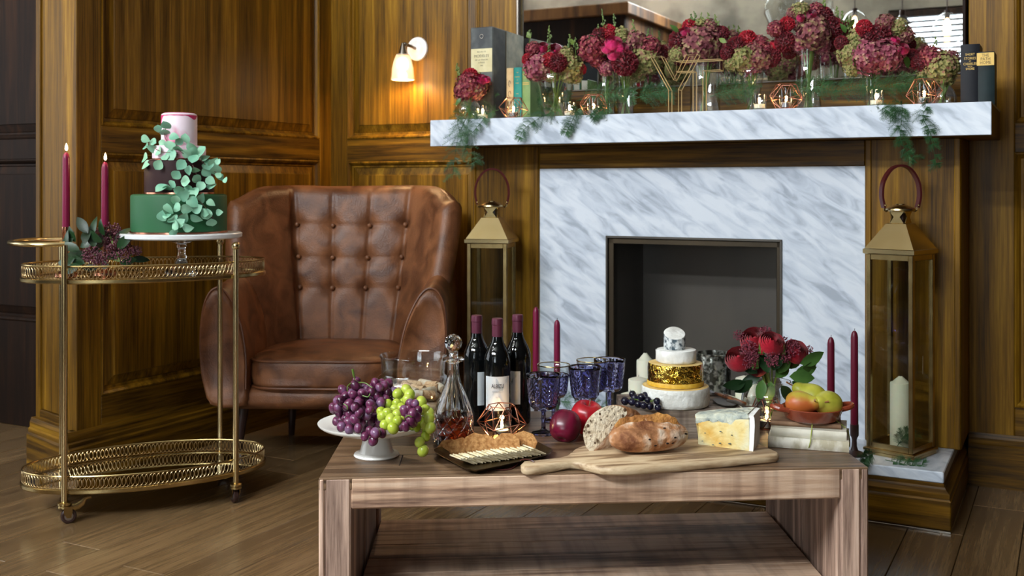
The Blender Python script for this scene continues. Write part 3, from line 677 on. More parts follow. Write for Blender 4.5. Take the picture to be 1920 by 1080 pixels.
# pink wash along the edges of the top tier
qq = MB()
for k in range(40):
    a = 2 * PI * k / 40; a2 = 2 * PI * (k + 1) / 40
    h = lambda a: .0012 + .046 * math.exp(-((a - 3.45) / .30) ** 2) + .013 * math.exp(-((a - 5.95) / .30) ** 2) + .012 * math.exp(-((a - 1.5) / .8) ** 2) + .0015 * abs(math.sin(a * 7))
    r = .0588; s_ = [(r * math.cos(x), r * math.sin(x), .402 - .008 - y) for x, y in ((a, 0), (a2, 0), (a2, h(a2)), (a, h(a)))]
    qq.add(s_, [(0, 1, 2, 3)])
    r2 = .0502; t_ = [(r * math.cos(a), r * math.sin(a), .3945), (r * math.cos(a2), r * math.sin(a2), .3945), (r2 * math.cos(a2), r2 * math.sin(a2), .4026), (r2 * math.cos(a), r2 * math.sin(a), .4026)]
    qq.add(t_, [(0, 1, 2, 3)])
mat('icing_magenta', C(206, 24, 104), rough=.5)
qq.build('icing_edge', MATS['icing_magenta'], ck, world=False)
eu = thing('eucalyptus_spray', 'pale green eucalyptus spray trailing down the front of the cake', 'foliage', (cx_ - .008, cy_ - .1, PZ))
lp = '935,165 890,188 930,212 815,240 815,275 858,258 855,300 805,345 818,388 890,388 915,270 975,228 1045,240 1005,260 955,275 885,305 925,340 1000,305 1050,325 1090,315 1130,310 1020,385 1090,350 1150,345 1170,385 1200,380 1225,370 1160,428 1215,418 1230,442 1265,470 1240,455 990,445 1060,415 1100,420 1110,470 1040,478 965,500 905,515 940,525 1005,530 1060,525 1130,505 1190,500 1180,475 1090,540 1030,565 985,588 1080,595 1130,580 1185,598 1230,655 1160,660 1190,720 1045,635 1105,635 990,622 945,640 940,668 910,680 1030,690 1100,688 970,690 980,725 1050,740 1010,715 980,772 1150,655 960,330 1075,290'
rnd = random.Random(11)
def leafmesh(l, wd, bend, name, m, tip=1.0, nseg=6):
    vs = []; fs = []
    for i in range(nseg + 1):
        t = i / nseg; ww = wd * (math.sin(PI * min(t ** tip, 1)) ** .8 if 0 < t < 1 else 0.02)
        for j in (-1, 0, 1): vs.append((j * ww, t * l, -bend * t * t * l + abs(j) * ww * .25))
    for i in range(nseg):
        for j in range(2): fs.append((i * 3 + j, i * 3 + j + 1, i * 3 + j + 4, i * 3 + j + 3))
    return MB().add(vs, fs).mesh(name, m, ang=80)
eum = [leafmesh(.038, .0175, .25, 'leaf', MATS['eucalyptus'], .85), leafmesh(.033, .0165, .5, 'leaf', MATS['eucalyptus'], .8)]
def cake_front(px, py):
    z = ZP(py, 3.5); x = (px - CX) / FPX * 3.5
    for r, z0, z1, m in tiers[::-1]:
        if PZ + z0 - .004 <= z <= PZ + z1 + .01:
            for _ in range(3):
                pass
            Y = 3.5
            for _ in range(4):
                xx = (px - CX) / FPX * Y - (cx_ - .008)
                Y = cy_ - math.sqrt(max(r * r - xx * xx, (.35 * r) ** 2))
            return Y
    return 3.5
lastp = None; chain = []
for it in lp.split():
    a, b_ = [float(v) for v in it.split(',')]; px, py = a / 3, b_ / 3 + 180
    Y = cake_front(px, py) - .012 - rnd.random() * .03
    p = P(px, py, Y); chain.append(p)
    ang = rnd.uniform(0, 2 * PI); tilt = rnd.uniform(-.75, .75); tilt2 = rnd.uniform(-.5, .5)
    Mx = Matrix.Rotation(tilt2, 4, 'Z') @ Matrix.Rotation(PI / 2 + tilt, 4, 'X') @ Matrix.Rotation(ang, 4, 'Z')
    scl = rnd.uniform(.85, 1.2) * (.6 if px > 405 else 1)
    inst(rnd.choice(eum), 'leaf', eu, loc_of(eu, p - (Mx @ Vector((0, .018 * scl, 0)))), Mx.to_euler(), scl)
for path in (((935, 165), (930, 240), (1000, 300), (1060, 350), (1100, 420)), ((805, 365), (900, 350), (1000, 330)), ((1100, 340), (1160, 390), (1215, 430), (1262, 470)), ((1100, 420), (1110, 500), (1060, 600), (1040, 650), (960, 700)), ((1060, 560), (1130, 600), (1195, 680), (1190, 715)), ((815, 250), (900, 310), (1000, 320))):
    pts = [P(a / 3, b_ / 3 + 180, cake_front(a / 3, b_ / 3 + 180) - .012) for a, b_ in path]
    MB().tube(cat(pts, 5), .0013, 5).build('stem', MATS['eucalyptus_stem'], eu)

# ------------------------------------------------------------------ tapers
def flame(par, x, y, z, s=1.0):
    MB().lathe(((0, 0), (.0035 * s, .003 * s), (.0048 * s, .008 * s), (.0038 * s, .015 * s), (.0015 * s, .022 * s), (0, .026 * s)), 10, c=(x, y, z)).build('flame', MATS['flame'], par, world=False)
def taper(loc, h, r, lit, label, m, group):
    c = thing('taper_candle', label, 'candle', loc, group=group)
    MB().lathe(((0, 0), (r * .8, 0), (r, .015), (r * .92, h - .022), (r * .75, h - .010), (r * .35, h - .002), (0, h - .001)), 18).build('wax', MATS[m], c, world=False)
    MB().tube(((0, 0, h - .002), (.001, 0, h + .006)), .0009, 5).build('wick', MATS['wick'], c, world=False)
    if lit: flame(c, .001, 0, h + .004); point('candle_light', Vector(loc) + Vector((0, 0, h + .02)), .35, (1, .6, .25), .008)
    return c
def candlestick(loc, h, label, m):
    c = thing('candlestick', label, 'candlestick', loc)
    MB().lathe(((0, 0), (.036, 0), (.038, .004), (.030, .009), (.012, .016), (.008, .03), (.0075, h - .05), (.010, h - .042), (.0135, h - .036), (.0135, h), (.0105, h), (.0105, h - .02), (0, h - .02)), 24).build('stick', MATS[m], c, world=False)
for px, ptop, pbot, Y, nm in ((124, 285, 432, 3.55, 'tall lit plum taper nearest the cart handle'), (197, 303, 432, 3.60, 'lit plum taper rising behind the berry sprigs')):
    x = (px - CX) / FPX * Y; zt, zb = ZP(ptop, Y), ZP(pbot, Y)
    candlestick((x, Y, TRZ), zb - TRZ + .012, 'copper candlestick under the ' + nm, 'copper')
    taper((x, Y, zb - .006), zt - zb + .006, .0125, True, nm, 'wax_plum', 'lit tapers on the bar cart')
# ------------------------------------------------------------------ skimmia sprigs lying on the cart
def berry_head(name, par, c, r, seed, n=110, m='berry_plum'):
    rn = random.Random(seed); q_ = MB()
    c = Vector(c)
    for k in range(n):
        d = Vector((rn.gauss(0, 1), rn.gauss(0, 1), rn.gauss(0, 1))).normalized(); rad = r * rn.uniform(.55, 1.0)
        p = c + d * rad; s_ = r * rn.uniform(.07, .11)
        q_.ball(p, s_, 6, 4)
        if k % 3 == 0: q_.tube((c, p), r * .02, 3, cap=False)
    o = q_.build(name, MATS[m], par); o['kind'] = 'stuff'; return o
lf_g = leafmesh(.062, .0145, .35, 'leaf', MATS['leaf_green'], .9); lf_d = leafmesh(.062, .0145, .35, 'leaf', MATS['leaf_dark'], .9)
mat('leaf_deep', C(16, 36, 20), rough=0.4, col2=C(30, 56, 28), nscale=9); lf_d2 = leafmesh(.066, .015, .35, 'leaf', MATS['leaf_deep'], .9)  # deeper green leaf, mixed at random among the dark ones
def put_leaf(me, par, p, ang, tilt, yaw, s, name='leaf'):
    Mx = Matrix.Rotation(yaw, 4, 'Z') @ Matrix.Rotation(PI / 2 + tilt, 4, 'X') @ Matrix.Rotation(ang, 4, 'Z')
    return inst(me, name, par, loc_of(par, p), (MW[par.name].inverted().to_3x3().to_4x4() @ Mx).to_euler(), s)
Ysk = 3.46
sk = thing('skimmia_sprigs', 'plum berried skimmia sprigs with green leaves lying on the cart top', 'foliage', P(180, 495, Ysk))
for i, (px, py, r, dY) in enumerate(((210, 437, .027, .06), (232, 452, .02, .05), (188, 440, .02, .08), (172, 478, .024, -.01), (188, 486, .022, -.03), (215, 470, .024, .02), (240, 468, .018, .02), (256, 470, .014, .03), (172, 452, .02, .06), (236, 490, .016, .0), (155, 480, .018, .02), (205, 455, .02, .05))):
    berry_head('berry_cluster', sk, P(px, py, Ysk + dY), r * 1.3, 20 + i, 130, 'berry_dark')
rnd = random.Random(5)
for px, py, a in ((165, 432, .6), (182, 448, -.7), (160, 452, .2), (190, 462, 2.4), (126, 470, -1.7), (140, 478, 1.9), (150, 466, 1.0), (178, 458, .3), (200, 478, -1.2), (225, 488, -1.3), (205, 492, 1.5), (150, 490, 2.0), (220, 460, -.9), (135, 490, 1.4), (128, 452, .4), (196, 436, .2), (120, 462, -.3), (142, 448, .5), (172, 470, -.4), (192, 448, .9), (160, 488, 1.2), (215, 448, -.5), (245, 482, -1.4), (176, 436, .3), (150, 458, -1.0), (185, 494, 1.7)):
    put_leaf(rnd.choice((lf_d, lf_d, lf_d2)), sk, P(px, py + 6, Ysk + rnd.uniform(-.02, .05)), a, rnd.uniform(-.6, .5), rnd.uniform(-.5, .5), rnd.uniform(.8, 1.15))
for a, b_ in (((240, 494), (150, 470)), ((225, 490), (205, 440)), ((230, 492), (255, 470)), ((150, 494), (172, 455))):
    MB().tube((P(a[0], a[1], Ysk + .01), P(b_[0], b_[1], Ysk + .05)), .003, 6).build('stem', MATS['stem_green'], sk)

# ------------------------------------------------------------------ lanterns
def lantern(corner, ang, label, candle_px, L=.158):
    """corner: the corner nearest to the camera; the two faces leave it at angle ang"""
    ex = Vector((-math.cos(ang), math.sin(ang), 0)); ey = Vector((math.sin(ang), math.cos(ang), 0))
    c = Vector(corner) + (ex + ey) * (L / 2)
    t = thing('lantern', label, 'lantern', c, math.atan2(ey.y, ey.x) - PI / 2, 'brass lanterns on the hearth'); h = L / 2
    for z0, z1, e_ in ((0, .012, .004), (.012, .022, .008)): MB().box((0, 0, (z0 + z1) / 2), (L + e_ * 2, L + e_ * 2, z1 - z0), .002).build('base', MATS['brass'], t, world=False)
    BT = .652
    for sx in (-1, 1):
        for sy in (-1, 1): MB().box((sx * (h - .0075), sy * (h - .0075), (BT + .022) / 2), (.015, .015, BT - .022), .0015).build('post', MATS['brass'], t, world=False)
    for k in range(4):
        Mk = Matrix.Rotation(k * PI / 2, 4, 'Z')
        [MB().box((0, -h + .006, zr), (L - .03, .010, .018), .001, Mk).build('rail', MATS['brass'], t, world=False) for zr in (.031, BT - .009)]
        MB().box((0, -h + .007, BT / 2 + .01), (L - .028, .0025, BT - .06), 0, Mk).build('pane', MATS['glass_smoke'], t, world=False, smooth=False)
    sq = lambda s_, z: [Vector(q_) for q_ in ((-s_, -s_, z), (s_, -s_, z), (s_, s_, z), (-s_, s_, z))]
    MB().loft([sq(h + .004, BT), sq(h + .008, BT + .003), sq(h + .008, BT + .016), sq(h + .004, BT + .018), sq(.034, BT + .098), sq(.030, BT + .100)]).build('roof', MATS['brass_bright'], t, world=False, ang=20)
    nk = MB()
    for k in range(4): nk.prism([(-.026, -.002), (.026, -.002), (.010, .022), (.026, .042), (-.026, .042), (-.010, .022)], -.0012, .0012, Matrix.Rotation(k * PI / 2, 4, 'Z') @ Matrix.Translation((0, -.026, BT + .098)) @ Matrix.Rotation(R(90), 4, 'X'))
    nk.build('neck', MATS['brass'], t, world=False, ang=15)
    MB().box((0, 0, BT + .116), (.034, .034, .03), 0).build('flue', MATS['leg_dark'], t, world=False)
    MB().lathe(((0, BT + .139), (.044, BT + .139), (.047, BT + .142), (.046, BT + .147), (.030, BT + .156), (.016, BT + .160), (.014, BT + .163), (0, BT + .164)), 32).build('cap', MATS['brass_bright'], t, world=False)
    hd = [(-.058 * 1.0, 0, BT + .150), (-.066, 0, BT + .19), (-.060, 0, BT + .235), (-.034, 0, BT + .275), (0, 0, BT + .288), (.034, 0, BT + .275), (.060, 0, BT + .235), (.066, 0, BT + .19), (.058, 0, BT + .150)]
    Mh = Matrix.Rotation(-(math.atan2(ey.y, ey.x) - PI / 2) + R(8), 4, 'Z')
    sec = []
    cp = cat(hd, 5)
    for i, p in enumerate(cp):
        tg = (cp[min(i + 1, len(cp) - 1)] - cp[max(i - 1, 0)]).normalized(); n_ = Vector((tg.z, 0, -tg.x))
        sec.append([p + n_ * a * .0035 + Vector((0, b_ * .011, 0)) for a, b_ in ((-1, -1), (1, -1), (1, 1), (-1, 1))])
    MB().loft(sec, M=Mh).build('handle', MATS['strap_leather'], t, world=False, ang=30)
    lk = MB()
    for s_ in (-1, 1): lk.tube([Mh @ Vector(p) for p in ((s_ * .058, -.004, BT + .156), (s_ * .056, 0, BT + .142), (s_ * .050, 0, BT + .139), (s_ * .044, 0, BT + .142))], .0035, 6).ball(Mh @ Vector((s_ * .058, -.010, BT + .158)), .004, 8, 6)
    lk.build('hook', MATS['brass'], t, world=False)
    MB().box((h + .004, -h * .2, .30), (.004, .004, .06), .001).build('latch', MATS['brass_bright'], t, world=False)
    return t, c
HZT = .179
lr, lc = lantern((1.263 + .004, 3.372, HZT), R(46), 'brass lantern with leather strap on the hearth beside the dark panelled wall', None)
ll, lc2 = lantern((-.0204, 4.075, HZT), R(13.7), 'brass lantern with leather strap behind the wine bottles', None)
def pillar(loc, r, h, label, group='white pillar candles', peak=.006):
    c = thing('pillar_candle', label, 'candle', loc, group=group)
    MB().lathe(((0, 0), (r, 0), (r, h - .012), (r * .97, h - .006), (r * .75, h - .003), (r * .2, h + peak), (0, h + peak)), 28).build('wax', MATS['wax_white'], c, world=False)
    MB().tube(((0, 0, h), (.001, 0, h + peak + .007)), .001, 5).build('wick', MATS['wick'], c, world=False)
pillar((lc.x, lc.y, HZT + .0225), .033, .215, 'white pillar candle inside the lantern beside the dark wall', peak=.014)
pillar((lc2.x, lc2.y, HZT + .0225), .033, .215, 'white pillar candle inside the lantern behind the bottles', peak=.014)
# ------------------------------------------------------------------ coffee table
FL = Vector((-.4400, 2.4255, 0)); E1 = Vector((math.cos(R(4.2)), math.sin(R(4.2)), 0)); E2 = Vector((-math.sin(R(1.2)), math.cos(R(1.2)), 0))
TW, TDp = 1.286, .69
MT = Matrix(((E1.x, E2.x, 0, FL.x), (E1.y, E2.y, 0, FL.y), (0, 0, 1, 0), (0, 0, 0, 1)))
ct = thing('coffee_table', 'low chunky reclaimed wood coffee table spread with food and drink', 'table', FL, R(4.2))
def tb(name, a0, a1, b0, b1, z0, z1, m, bev=.003):
    return MB().box(((a0 + a1) / 2, (b0 + b1) / 2, (z0 + z1) / 2), (a1 - a0, b1 - b0, z1 - z0), bev, MT).build(name, MATS[m], ct, ang=25)
tb('apron', .073, TW - .067, 0, .05, TZ - .073, TZ - .001, 'table_oak', .004); tb('apron', .073, TW - .067, TDp - .05, TDp, TZ - .073, TZ - .001, 'table_oak', .004)
for a0, a1 in ((0, .0725), (TW - .0665, TW)):
    for b0, b1 in ((0, .06), (TDp - .06, TDp)):
        w1 = a0 + (.014 if a0 == 0 else .0475)
        tb('leg', a0, w1 - .0006, b0, b1, 0, TZ - .0014, 'table_oak_upright', .004); tb('leg', w1 + .0006, a1, b0, b1, 0, TZ - .0022, 'table_oak_upright', .004)
    for k in range(6):
        b0 = .061 + k * .095; off = (k % 3) * .0015
        tb('side_plank', a0 + .008 + off, a1 - .006 - off, b0, min(b0 + .094, TDp - .061), 0.0, TZ - .006, 'table_oak_upright', .002)
rnd = random.Random(8); nb = 7; wb_ = (TDp - .002) / nb
for k in range(nb):
    b0 = .001 + k * wb_; cuts = [.0] + sorted(rnd.sample([.28, .42, .55, .7, .86, 1.02], 2 if k % 3 else 1)) + [TW]
    if k == 0: cuts = [0, TW]
    if k == 1: cuts = [0, .175, 1.03, TW]
    for c0, c1 in zip(cuts[:-1], cuts[1:]): tb('top_plank', c0 + .0007, c1 - .0007, b0 + .0005, b0 + wb_ - .0005, TZ - .028, TZ - .0003 * (k % 2), 'table_oak_top', .0012)
for k in range(6):
    b0 = .02 + k * .108; tb('shelf_plank', .0735, TW - .0675, b0, b0 + .1070, .055, .082 - .0006 * (k % 2), 'table_oak', .002)

# ------------------------------------------------------------------ cheeses on the raised wooden box
BX0, BX1, BY0, BY1, BZ = .296, .612, 2.80, 3.025, .462
wx = thing('wooden_box', 'low rough wooden box raising the stacked cheeses', 'box', ((BX0 + BX1) / 2, 2.91, TZ))
def wbx(n_, a0, a1, b0, b1, z0, z1): MB().box(((a0 + a1) / 2, (b0 + b1) / 2, (z0 + z1) / 2), (a1 - a0, b1 - b0, z1 - z0), .0015).build(n_, MATS['crate_wood'], wx)
wbx('front_board', BX0, BX1, BY0, BY0 + .015, TZ, BZ); wbx('back_board', BX0, BX1, BY1 - .015, BY1, TZ, BZ); wbx('end_board', BX0, BX0 + .014, BY0 + .0155, BY1 - .0155, TZ, BZ - .001); wbx('end_board', BX1 - .014, BX1, BY0 + .0155, BY1 - .0155, TZ, BZ - .001)
for k in range(3): wbx('slat', BX0 + .0145, BX1 - .0145, BY0 + .016 + k * .0645, BY0 + .016 + k * .0645 + .0635, BZ - .016, BZ - .002)
CKX, CKY = .442, 2.886
mat('rind_white', C(214, 212, 206), rough=0.8, col2=C(240, 240, 236), nscale=26, ndet=6, ramp=(.35, .6), bump=.6, bscale=38)
mat('rind_chalk', C(206, 204, 196), rough=0.85, col2=C(232, 232, 226), nscale=40, ndet=8, bump=.35, bscale=90)
mat('cheese_cream', C(222, 196, 130), rough=0.6, col2=C(206, 168, 92), nscale=20)
mat('gold_foil', C(196, 150, 44), rough=0.2, metal=1.0, col2=C(226, 196, 96), nscale=24, ndet=3, bump=1.0, bscale=58, bdet=3)
mat('cheese_yellow', C(214, 164, 40), rough=0.55, col2=C(226, 184, 80), nscale=70)
mat('ash_rind', C(70, 84, 92), rough=0.85, col2=C(214, 218, 218), nscale=85, ndet=5, ramp=(.42, .58), bump=.6, bscale=110)
def cheese_round(name, label, z, r, h, m, top, wob, seed, cx=CKX, cy=CKY, bulge=.0):
    t = thing(name, label, 'cheese', (cx, cy, z))
    def fl_(a, j): return wob * mnoise.noise(Vector((math.cos(a) * 2.2, math.sin(a) * 2.2, j * .5 + seed)))
    MB().lathe(((0, 0), (r * .93, 0), (r * .985, .003), (r + bulge * .5, h * .25), (r + bulge, h * .5), (r + bulge * .4, h * .75), (r * .99, h - .004), (r * .965, h - .0005)), 64, flute=fl_).build('rind', MATS[m], t, world=False, ang=60)
    MB().lathe(((r * .966, h - .0006), (r * .9, h + .0008), (r * .5, h + .001), (0, h + .001)), 64, flute=fl_).build('top_face', MATS[top], t, world=False, ang=60)
    return t
cheese_round('cheese_round', 'broad white cheese wheel at the bottom of the stack', BZ, .0915, .052, 'rind_chalk', 'cheese_cream', .012, 1)
gw = cheese_round('cheese_round', 'gold foil wrapped cheese wheel, second from the bottom', BZ + .0532, .0745, .060, 'gold_foil', 'cheese_cream', .015, 2)
MB().lathe(((.0748, .0005), (.0762, .0015), (.0762, .011), (.0752, .013)), 64).build('exposed_edge', MATS['cheese_yellow'], gw, world=False)
cheese_round('cheese_round', 'small soft white cheese above the gold foil wheel', BZ + .1145, .0545, .034, 'rind_white', 'rind_white', .05, 3, CKX + .002)
tp = thing('goat_cheese', 'slanted ash coated goat cheese log topping the stack', 'cheese', (CKX - .003, CKY - .004, BZ + .1498))
secs = []
for z, r in ((0, .027), (.002, .0285), (.013, .029), (.026, .0288), (.038, .0285)):
    secs.append([Vector((r * (1 + .03 * mnoise.noise(Vector((math.cos(a) * 2, math.sin(a) * 2, z * 30)))) * math.cos(a), r * math.sin(a), z * (1 + (.012 * math.cos(a - .6) + .34 * math.sin(a)) * (1 if z > .01 else 0)) + .004 * (z / .038))) for a in [2 * PI * k / 36 for k in range(36)]])
MB().loft(secs, cap=False).build('ash_coat', MATS['ash_rind'], tp, world=False, ang=60)
tf = MB(); tf.v = [q_ * .999 for q_ in secs[-1]]; tf.f = [tuple(range(36))]
tf.add([Vector((q_.x * .9, q_.y * .9, q_.z + .0015)) for q_ in secs[-1]], [tuple(range(36))]); tf.f += [(k, (k + 1) % 36, 36 + (k + 1) % 36, 36 + k) for k in range(36)]
tf.f.pop(0); tf.build('cut_face', MATS['rind_white'], tp, world=False, ang=60)
# black grapes at the end of the box
def bunch(name, label, m, spots, r, origin, group=None, oval=1.0, stem_m='stem_green', seed=1):
    """spots: world points, the fruit of one bunch, joined by thin stems"""
    t = thing(name, label, 'grapes', origin, group=group); rn = random.Random(seed)
    g = MB().ball((0, 0, 0), (r, r, r * oval), 14, 10).mesh('grape', MATS[m])
    for p in spots:
        inst(g, 'grape', t, loc_of(t, p), (rn.uniform(-.7, .7), rn.uniform(-.7, .7), rn.uniform(0, 3)), rn.uniform(.88, 1.1))
    return t
mat('grape_black', C(18, 16, 30), rough=0.22, col2=C(48, 46, 74), nscale=60, ndet=3, ramp=(.45, .8), rand=True)
mat('grape_purple', C(50, 14, 36), rough=0.24, col2=C(104, 44, 76), col3=C(126, 104, 136), nscale=34, ndet=3, ramp=(.36, .52, .74), rand=True, sss=.1)
mat('grape_green', C(150, 168, 40), rough=0.2, col2=C(190, 200, 92), nscale=30, ndet=2, ramp=(.3, .8), rand=True, sss=.35)
bp = [P(px, py, Y) for px, py, Y in ((1186, 739, 2.86), (1172, 752, 2.83), (1185, 754, 2.82), (1203, 745, 2.83), (1215, 750, 2.82), (1197, 758, 2.80), (1207, 760, 2.79), (1219, 762, 2.79), (1232, 752, 2.80), (1234, 764, 2.79), (1225, 746, 2.84), (1190, 746, 2.85), (1210, 742, 2.85))]
bg_ = bunch('grape_bunch', 'small cluster of black grapes beside the white cheese wheel', 'grape_black', bp, .0105, P(1205, 768, 2.81))
MB().tube(cat([P(1180, 747, 2.83), P(1200, 750, 2.83), P(1222, 752, 2.81), P(1226, 749, 2.80)], 4), .0016, 5).build('stem', MATS['stem_green'], bg_)
# cheese server and knife lying on the box
sv = thing('cheese_server', 'dark metal cheese server resting on the wooden box', 'utensil', P(1350, 758, 2.93))
bl = [P(px, py, 2.93) for px, py in ((1336, 752), (1334, 742), (1340, 736), (1352, 738), (1366, 745), (1372, 751), (1364, 757), (1346, 757))]
Mb = Matrix.Translation(Vector((0, 0, BZ + .003)))
MB().prism([(q_.x + (ZP(748, 2.93) - q_.z) * -.0, q_.y - .05 + (q_.z - ZP(748, 2.93)) * 3.2) for q_ in bl], BZ + .004, BZ + .0065).build('blade', MATS['steel_dark'], sv)
MB().tube(cat([Vector((.585, 2.895, BZ + .006)), Vector((.602, 2.86, BZ + .010)), Vector((.612, 2.825, BZ + .009))], 4), .005, 8).build('neck', MATS['steel_dark'], sv)
kn = thing('cheese_knife', 'wooden handled knife lying at the end of the wooden box', 'utensil', (.60, 2.94, BZ))
MB().tube([(.574, 3.0, BZ + .007), (.596, 2.93, BZ + .008), (.620, 2.85, BZ + .008)], [.0065, .0085, .008], 8, flat=.7).build('handle', MATS['rosewood'], kn)
MB().box((0, 0, 0), (.016, .07, .0015), 0, Matrix.Translation((.560, 3.04, BZ + .006)) @ Matrix.Rotation(R(17), 4, 'Z')).build('blade', MATS['alu'], kn)

# ------------------------------------------------------------------ bread board, loaf, half loaf, blue cheese
BTZ = TZ + .0205
out = [(976, 869), (981, 864.5), (1000, 862.6), (1025, 860), (1049, 857), (1061, 854), (1069, 848), (1077, 841), (1090, 836), (1120, 832), (1200, 827), (1300, 821.5), (1385, 816.5), (1396, 818), (1403, 823), (1425, 832), (1459, 847), (1460.5, 849.5), (1456, 852), (1440, 854), (1366, 861), (1260, 870), (1177, 876.5), (1150, 876.3), (1125, 875), (1105, 870.5), (1085, 865.5), (1069, 864.5), (1040, 870), (1010, 874), (987, 876), (978, 873.5)]
bo = [T(px, py, BTZ) for px, py in out]
bd = thing('bread_board', 'pale wooden paddle bread board with a rounded handle', 'board', T(1220, 850, TZ), R(14))
MB().prism([(q_.x, q_.y) for q_ in bo[::-1]], TZ + .0005, BTZ, bev=.0045).build('paddle', MATS['board_wood'], bd, ang=50)
hp_ = T(990, 870, BTZ)
lc_ = thing('leather_cord', 'thin leather cord looped through the end of the board handle', 'cord', hp_)
MB().tube(cat([T(1002, 866, BTZ + .002), T(992, 862, BTZ + .004), T(978, 862, BTZ - .006), T(968, 872, TZ + .004), T(958, 879, TZ + .002), T(940, 881, TZ + .002), T(926, 879.5, TZ + .002), T(915, 884, TZ + .002)], 6), .0014, 6).build('cord', MATS['strap_leather'], lc_)
mat('crust', C(110, 62, 32), rough=0.78, col2=C(176, 122, 80), col3=C(224, 204, 182), nscale=15, ndet=8, ndist=.8, ramp=(.34, .48, .62), bump=.7, bscale=60)
mat('crust_split', C(140, 84, 38), rough=0.8, col2=C(196, 138, 70), nscale=30, ndet=6, bump=1.0, bscale=70)
mat('crumb', C(96, 76, 54), rough=0.9, col2=C(206, 188, 160), col3=C(220, 206, 182), nscale=60, ndet=5, ramp=(.30, .42, .7), bump=.9, bscale=120)
mat('raisin', C(34, 20, 18), rough=0.5)
lo = thing('bread_loaf', 'whole crusty raisin loaf with a split top on the board', 'bread', T(1216, 846, BTZ), R(17))
LL, LW, LH = .101, .056, .070
def loaf(a, b):            # a along, b around (0..2pi)
    e_ = max(0.0, 1 - abs(a) ** 2.6) ** .5
    y = LW * e_ * math.cos(b); z = math.sin(b)
    z = LH * .52 + (LH * .52) * (z if z > 0 else z * .98) * (e_ ** .8)
    if z < .0: z = 0
    q0 = Vector((a * 3, math.cos(b) * 2, math.sin(b) * 2)); f = 1 + .05 * mnoise.noise(q0) + .03 * mnoise.noise(q0 * 3)
    jg = .12 * mnoise.noise(Vector((a * 6, 0, 3))); ew = e_ * sm((.92 - abs(a)) / .3)
    g = .016 * math.exp(-((b - 1.30 - .40 * a - jg) / .13) ** 2) * ew - .013 * math.exp(-((b - 1.62 - .40 * a - jg) / .15) ** 2) * ew + .006 * math.exp(-((b - 1.95 - .4 * a) / .12) ** 2) * ew - .006 * math.exp(-((b - 2.75 - .2 * a) / .10) ** 2) * sm((.5 - abs(a + .1)) / .3) + .003 * math.exp(-((b - 2.5 - .2 * a) / .12) ** 2)
    return Vector((a * LL, y * f, max(0.0, (z + g) * f)))
secs = [[loaf(a, 2 * PI * k / 72) for k in range(72)] for a in [math.sin(PI * (i / 44 - .5)) * .999 for i in range(45)]]
MB().loft(secs).build('crust', MATS['crust'], lo, world=False, ang=70)
sp = [[loaf(a, 1.58 + .40 * a + k * .065 + .12 * mnoise.noise(Vector((a * 6, 0, 3)))) + Vector((0, 0, .0010)) for k in range(-4, 4)] for a in [-.80 + 1.55 * i / 36 for i in range(37)]]
MB().loft(sp, cap=False, closed=False).build('split', MATS['crust_split'], lo, world=False, ang=70)
rnd = random.Random(3)
for k in range(8):
    p = loaf(rnd.uniform(-.75, .8), -rnd.uniform(-.9, .7) + PI); p = loaf(rnd.uniform(-.8, .8), rnd.uniform(3.3, 4.6) - 0 * PI)
    p = loaf(rnd.uniform(-.8, .85), 2 * PI - rnd.uniform(2.2, 3.4) if k < 0 else rnd.uniform(2.3, 3.5))
    MB().ball(p + Vector((0, .0012, 0)), (.0045, .0026, .0024), 8, 6).build('raisin', MATS['raisin'], lo, world=False)
hl = thing('half_loaf', 'cut half loaf leaning with its seeded crumb showing', 'bread', P(1140, 812, 2.63))
zz = 6.75
oo = [(215, 620), (232, 540), (262, 480), (300, 425), (380, 358), (470, 308), (560, 284), (640, 278), (710, 290), (770, 318), (803, 360), (795, 400), (740, 450), (690, 492), (620, 565), (560, 632), (490, 700), (420, 762), (370, 810), (330, 845), (290, 830), (262, 800), (235, 740)]
Yh = 2.615
fp_ = [P(a / zz + 1060, b_ / zz + 720, Yh) for a, b_ in oo]
cen = sum(fp_, Vector()) / len(fp_)
def tl(p, back):            # tilt the cut face so that it looks up and towards the camera
    d = p - cen; q_ = Vector((d.x, d.z * .28 + d.x * .10, d.z))
    return cen + q_ + Vector((.052, .045, -.022)) * back
fp_ = cat(fp_, 2, True)
secs = [[tl(cen + (q_ - cen) * s_, b_) for q_ in fp_] for s_, b_ in ((.955, 0.0), (1.0, .04), (1.02, .2), (1.0, .6), (.9, .9), (.55, 1.1))]
MB().loft(secs, cap=True).build('crust', MATS['crust'], hl, ang=60)
cr = MB(); n_ = len(fp_); cr.v = [tl(cen + (q_ - cen) * .965, -.015) for q_ in fp_] + [tl(cen + (q_ - cen) * .80, -.05) for q_ in fp_]
cr.f = [(k, (k + 1) % n_, n_ + (k + 1) % n_, n_ + k) for k in range(n_)] + [tuple(n_ + k for k in range(n_))]
cr.build('crumb', MATS['crumb'], hl, ang=60)
rnd = random.Random(6)
mat('crumb_hole', C(86, 62, 42), rough=.9)
for a, b_, s_ in ((775, 348, 1.5), (748, 420, 1.2), (455, 392, 1.1), (298, 530, 1.5), (468, 460, .8), (600, 525, .6), (520, 345, .6), (335, 470, .7), (385, 735, .9), (640, 400, .4), (570, 350, .4), (400, 500, .5), (330, 650, .5), (250, 590, .8), (450, 600, .4), (545, 460, .4), (610, 330, .5), (690, 360, .5)):
    p = tl(P(a / zz + 1060, b_ / zz + 720, Yh), -.06); MB().ball(p, (.0024 * s_, .0012, .0034 * s_), 8, 5).build('hole', MATS['crumb_hole'], hl)
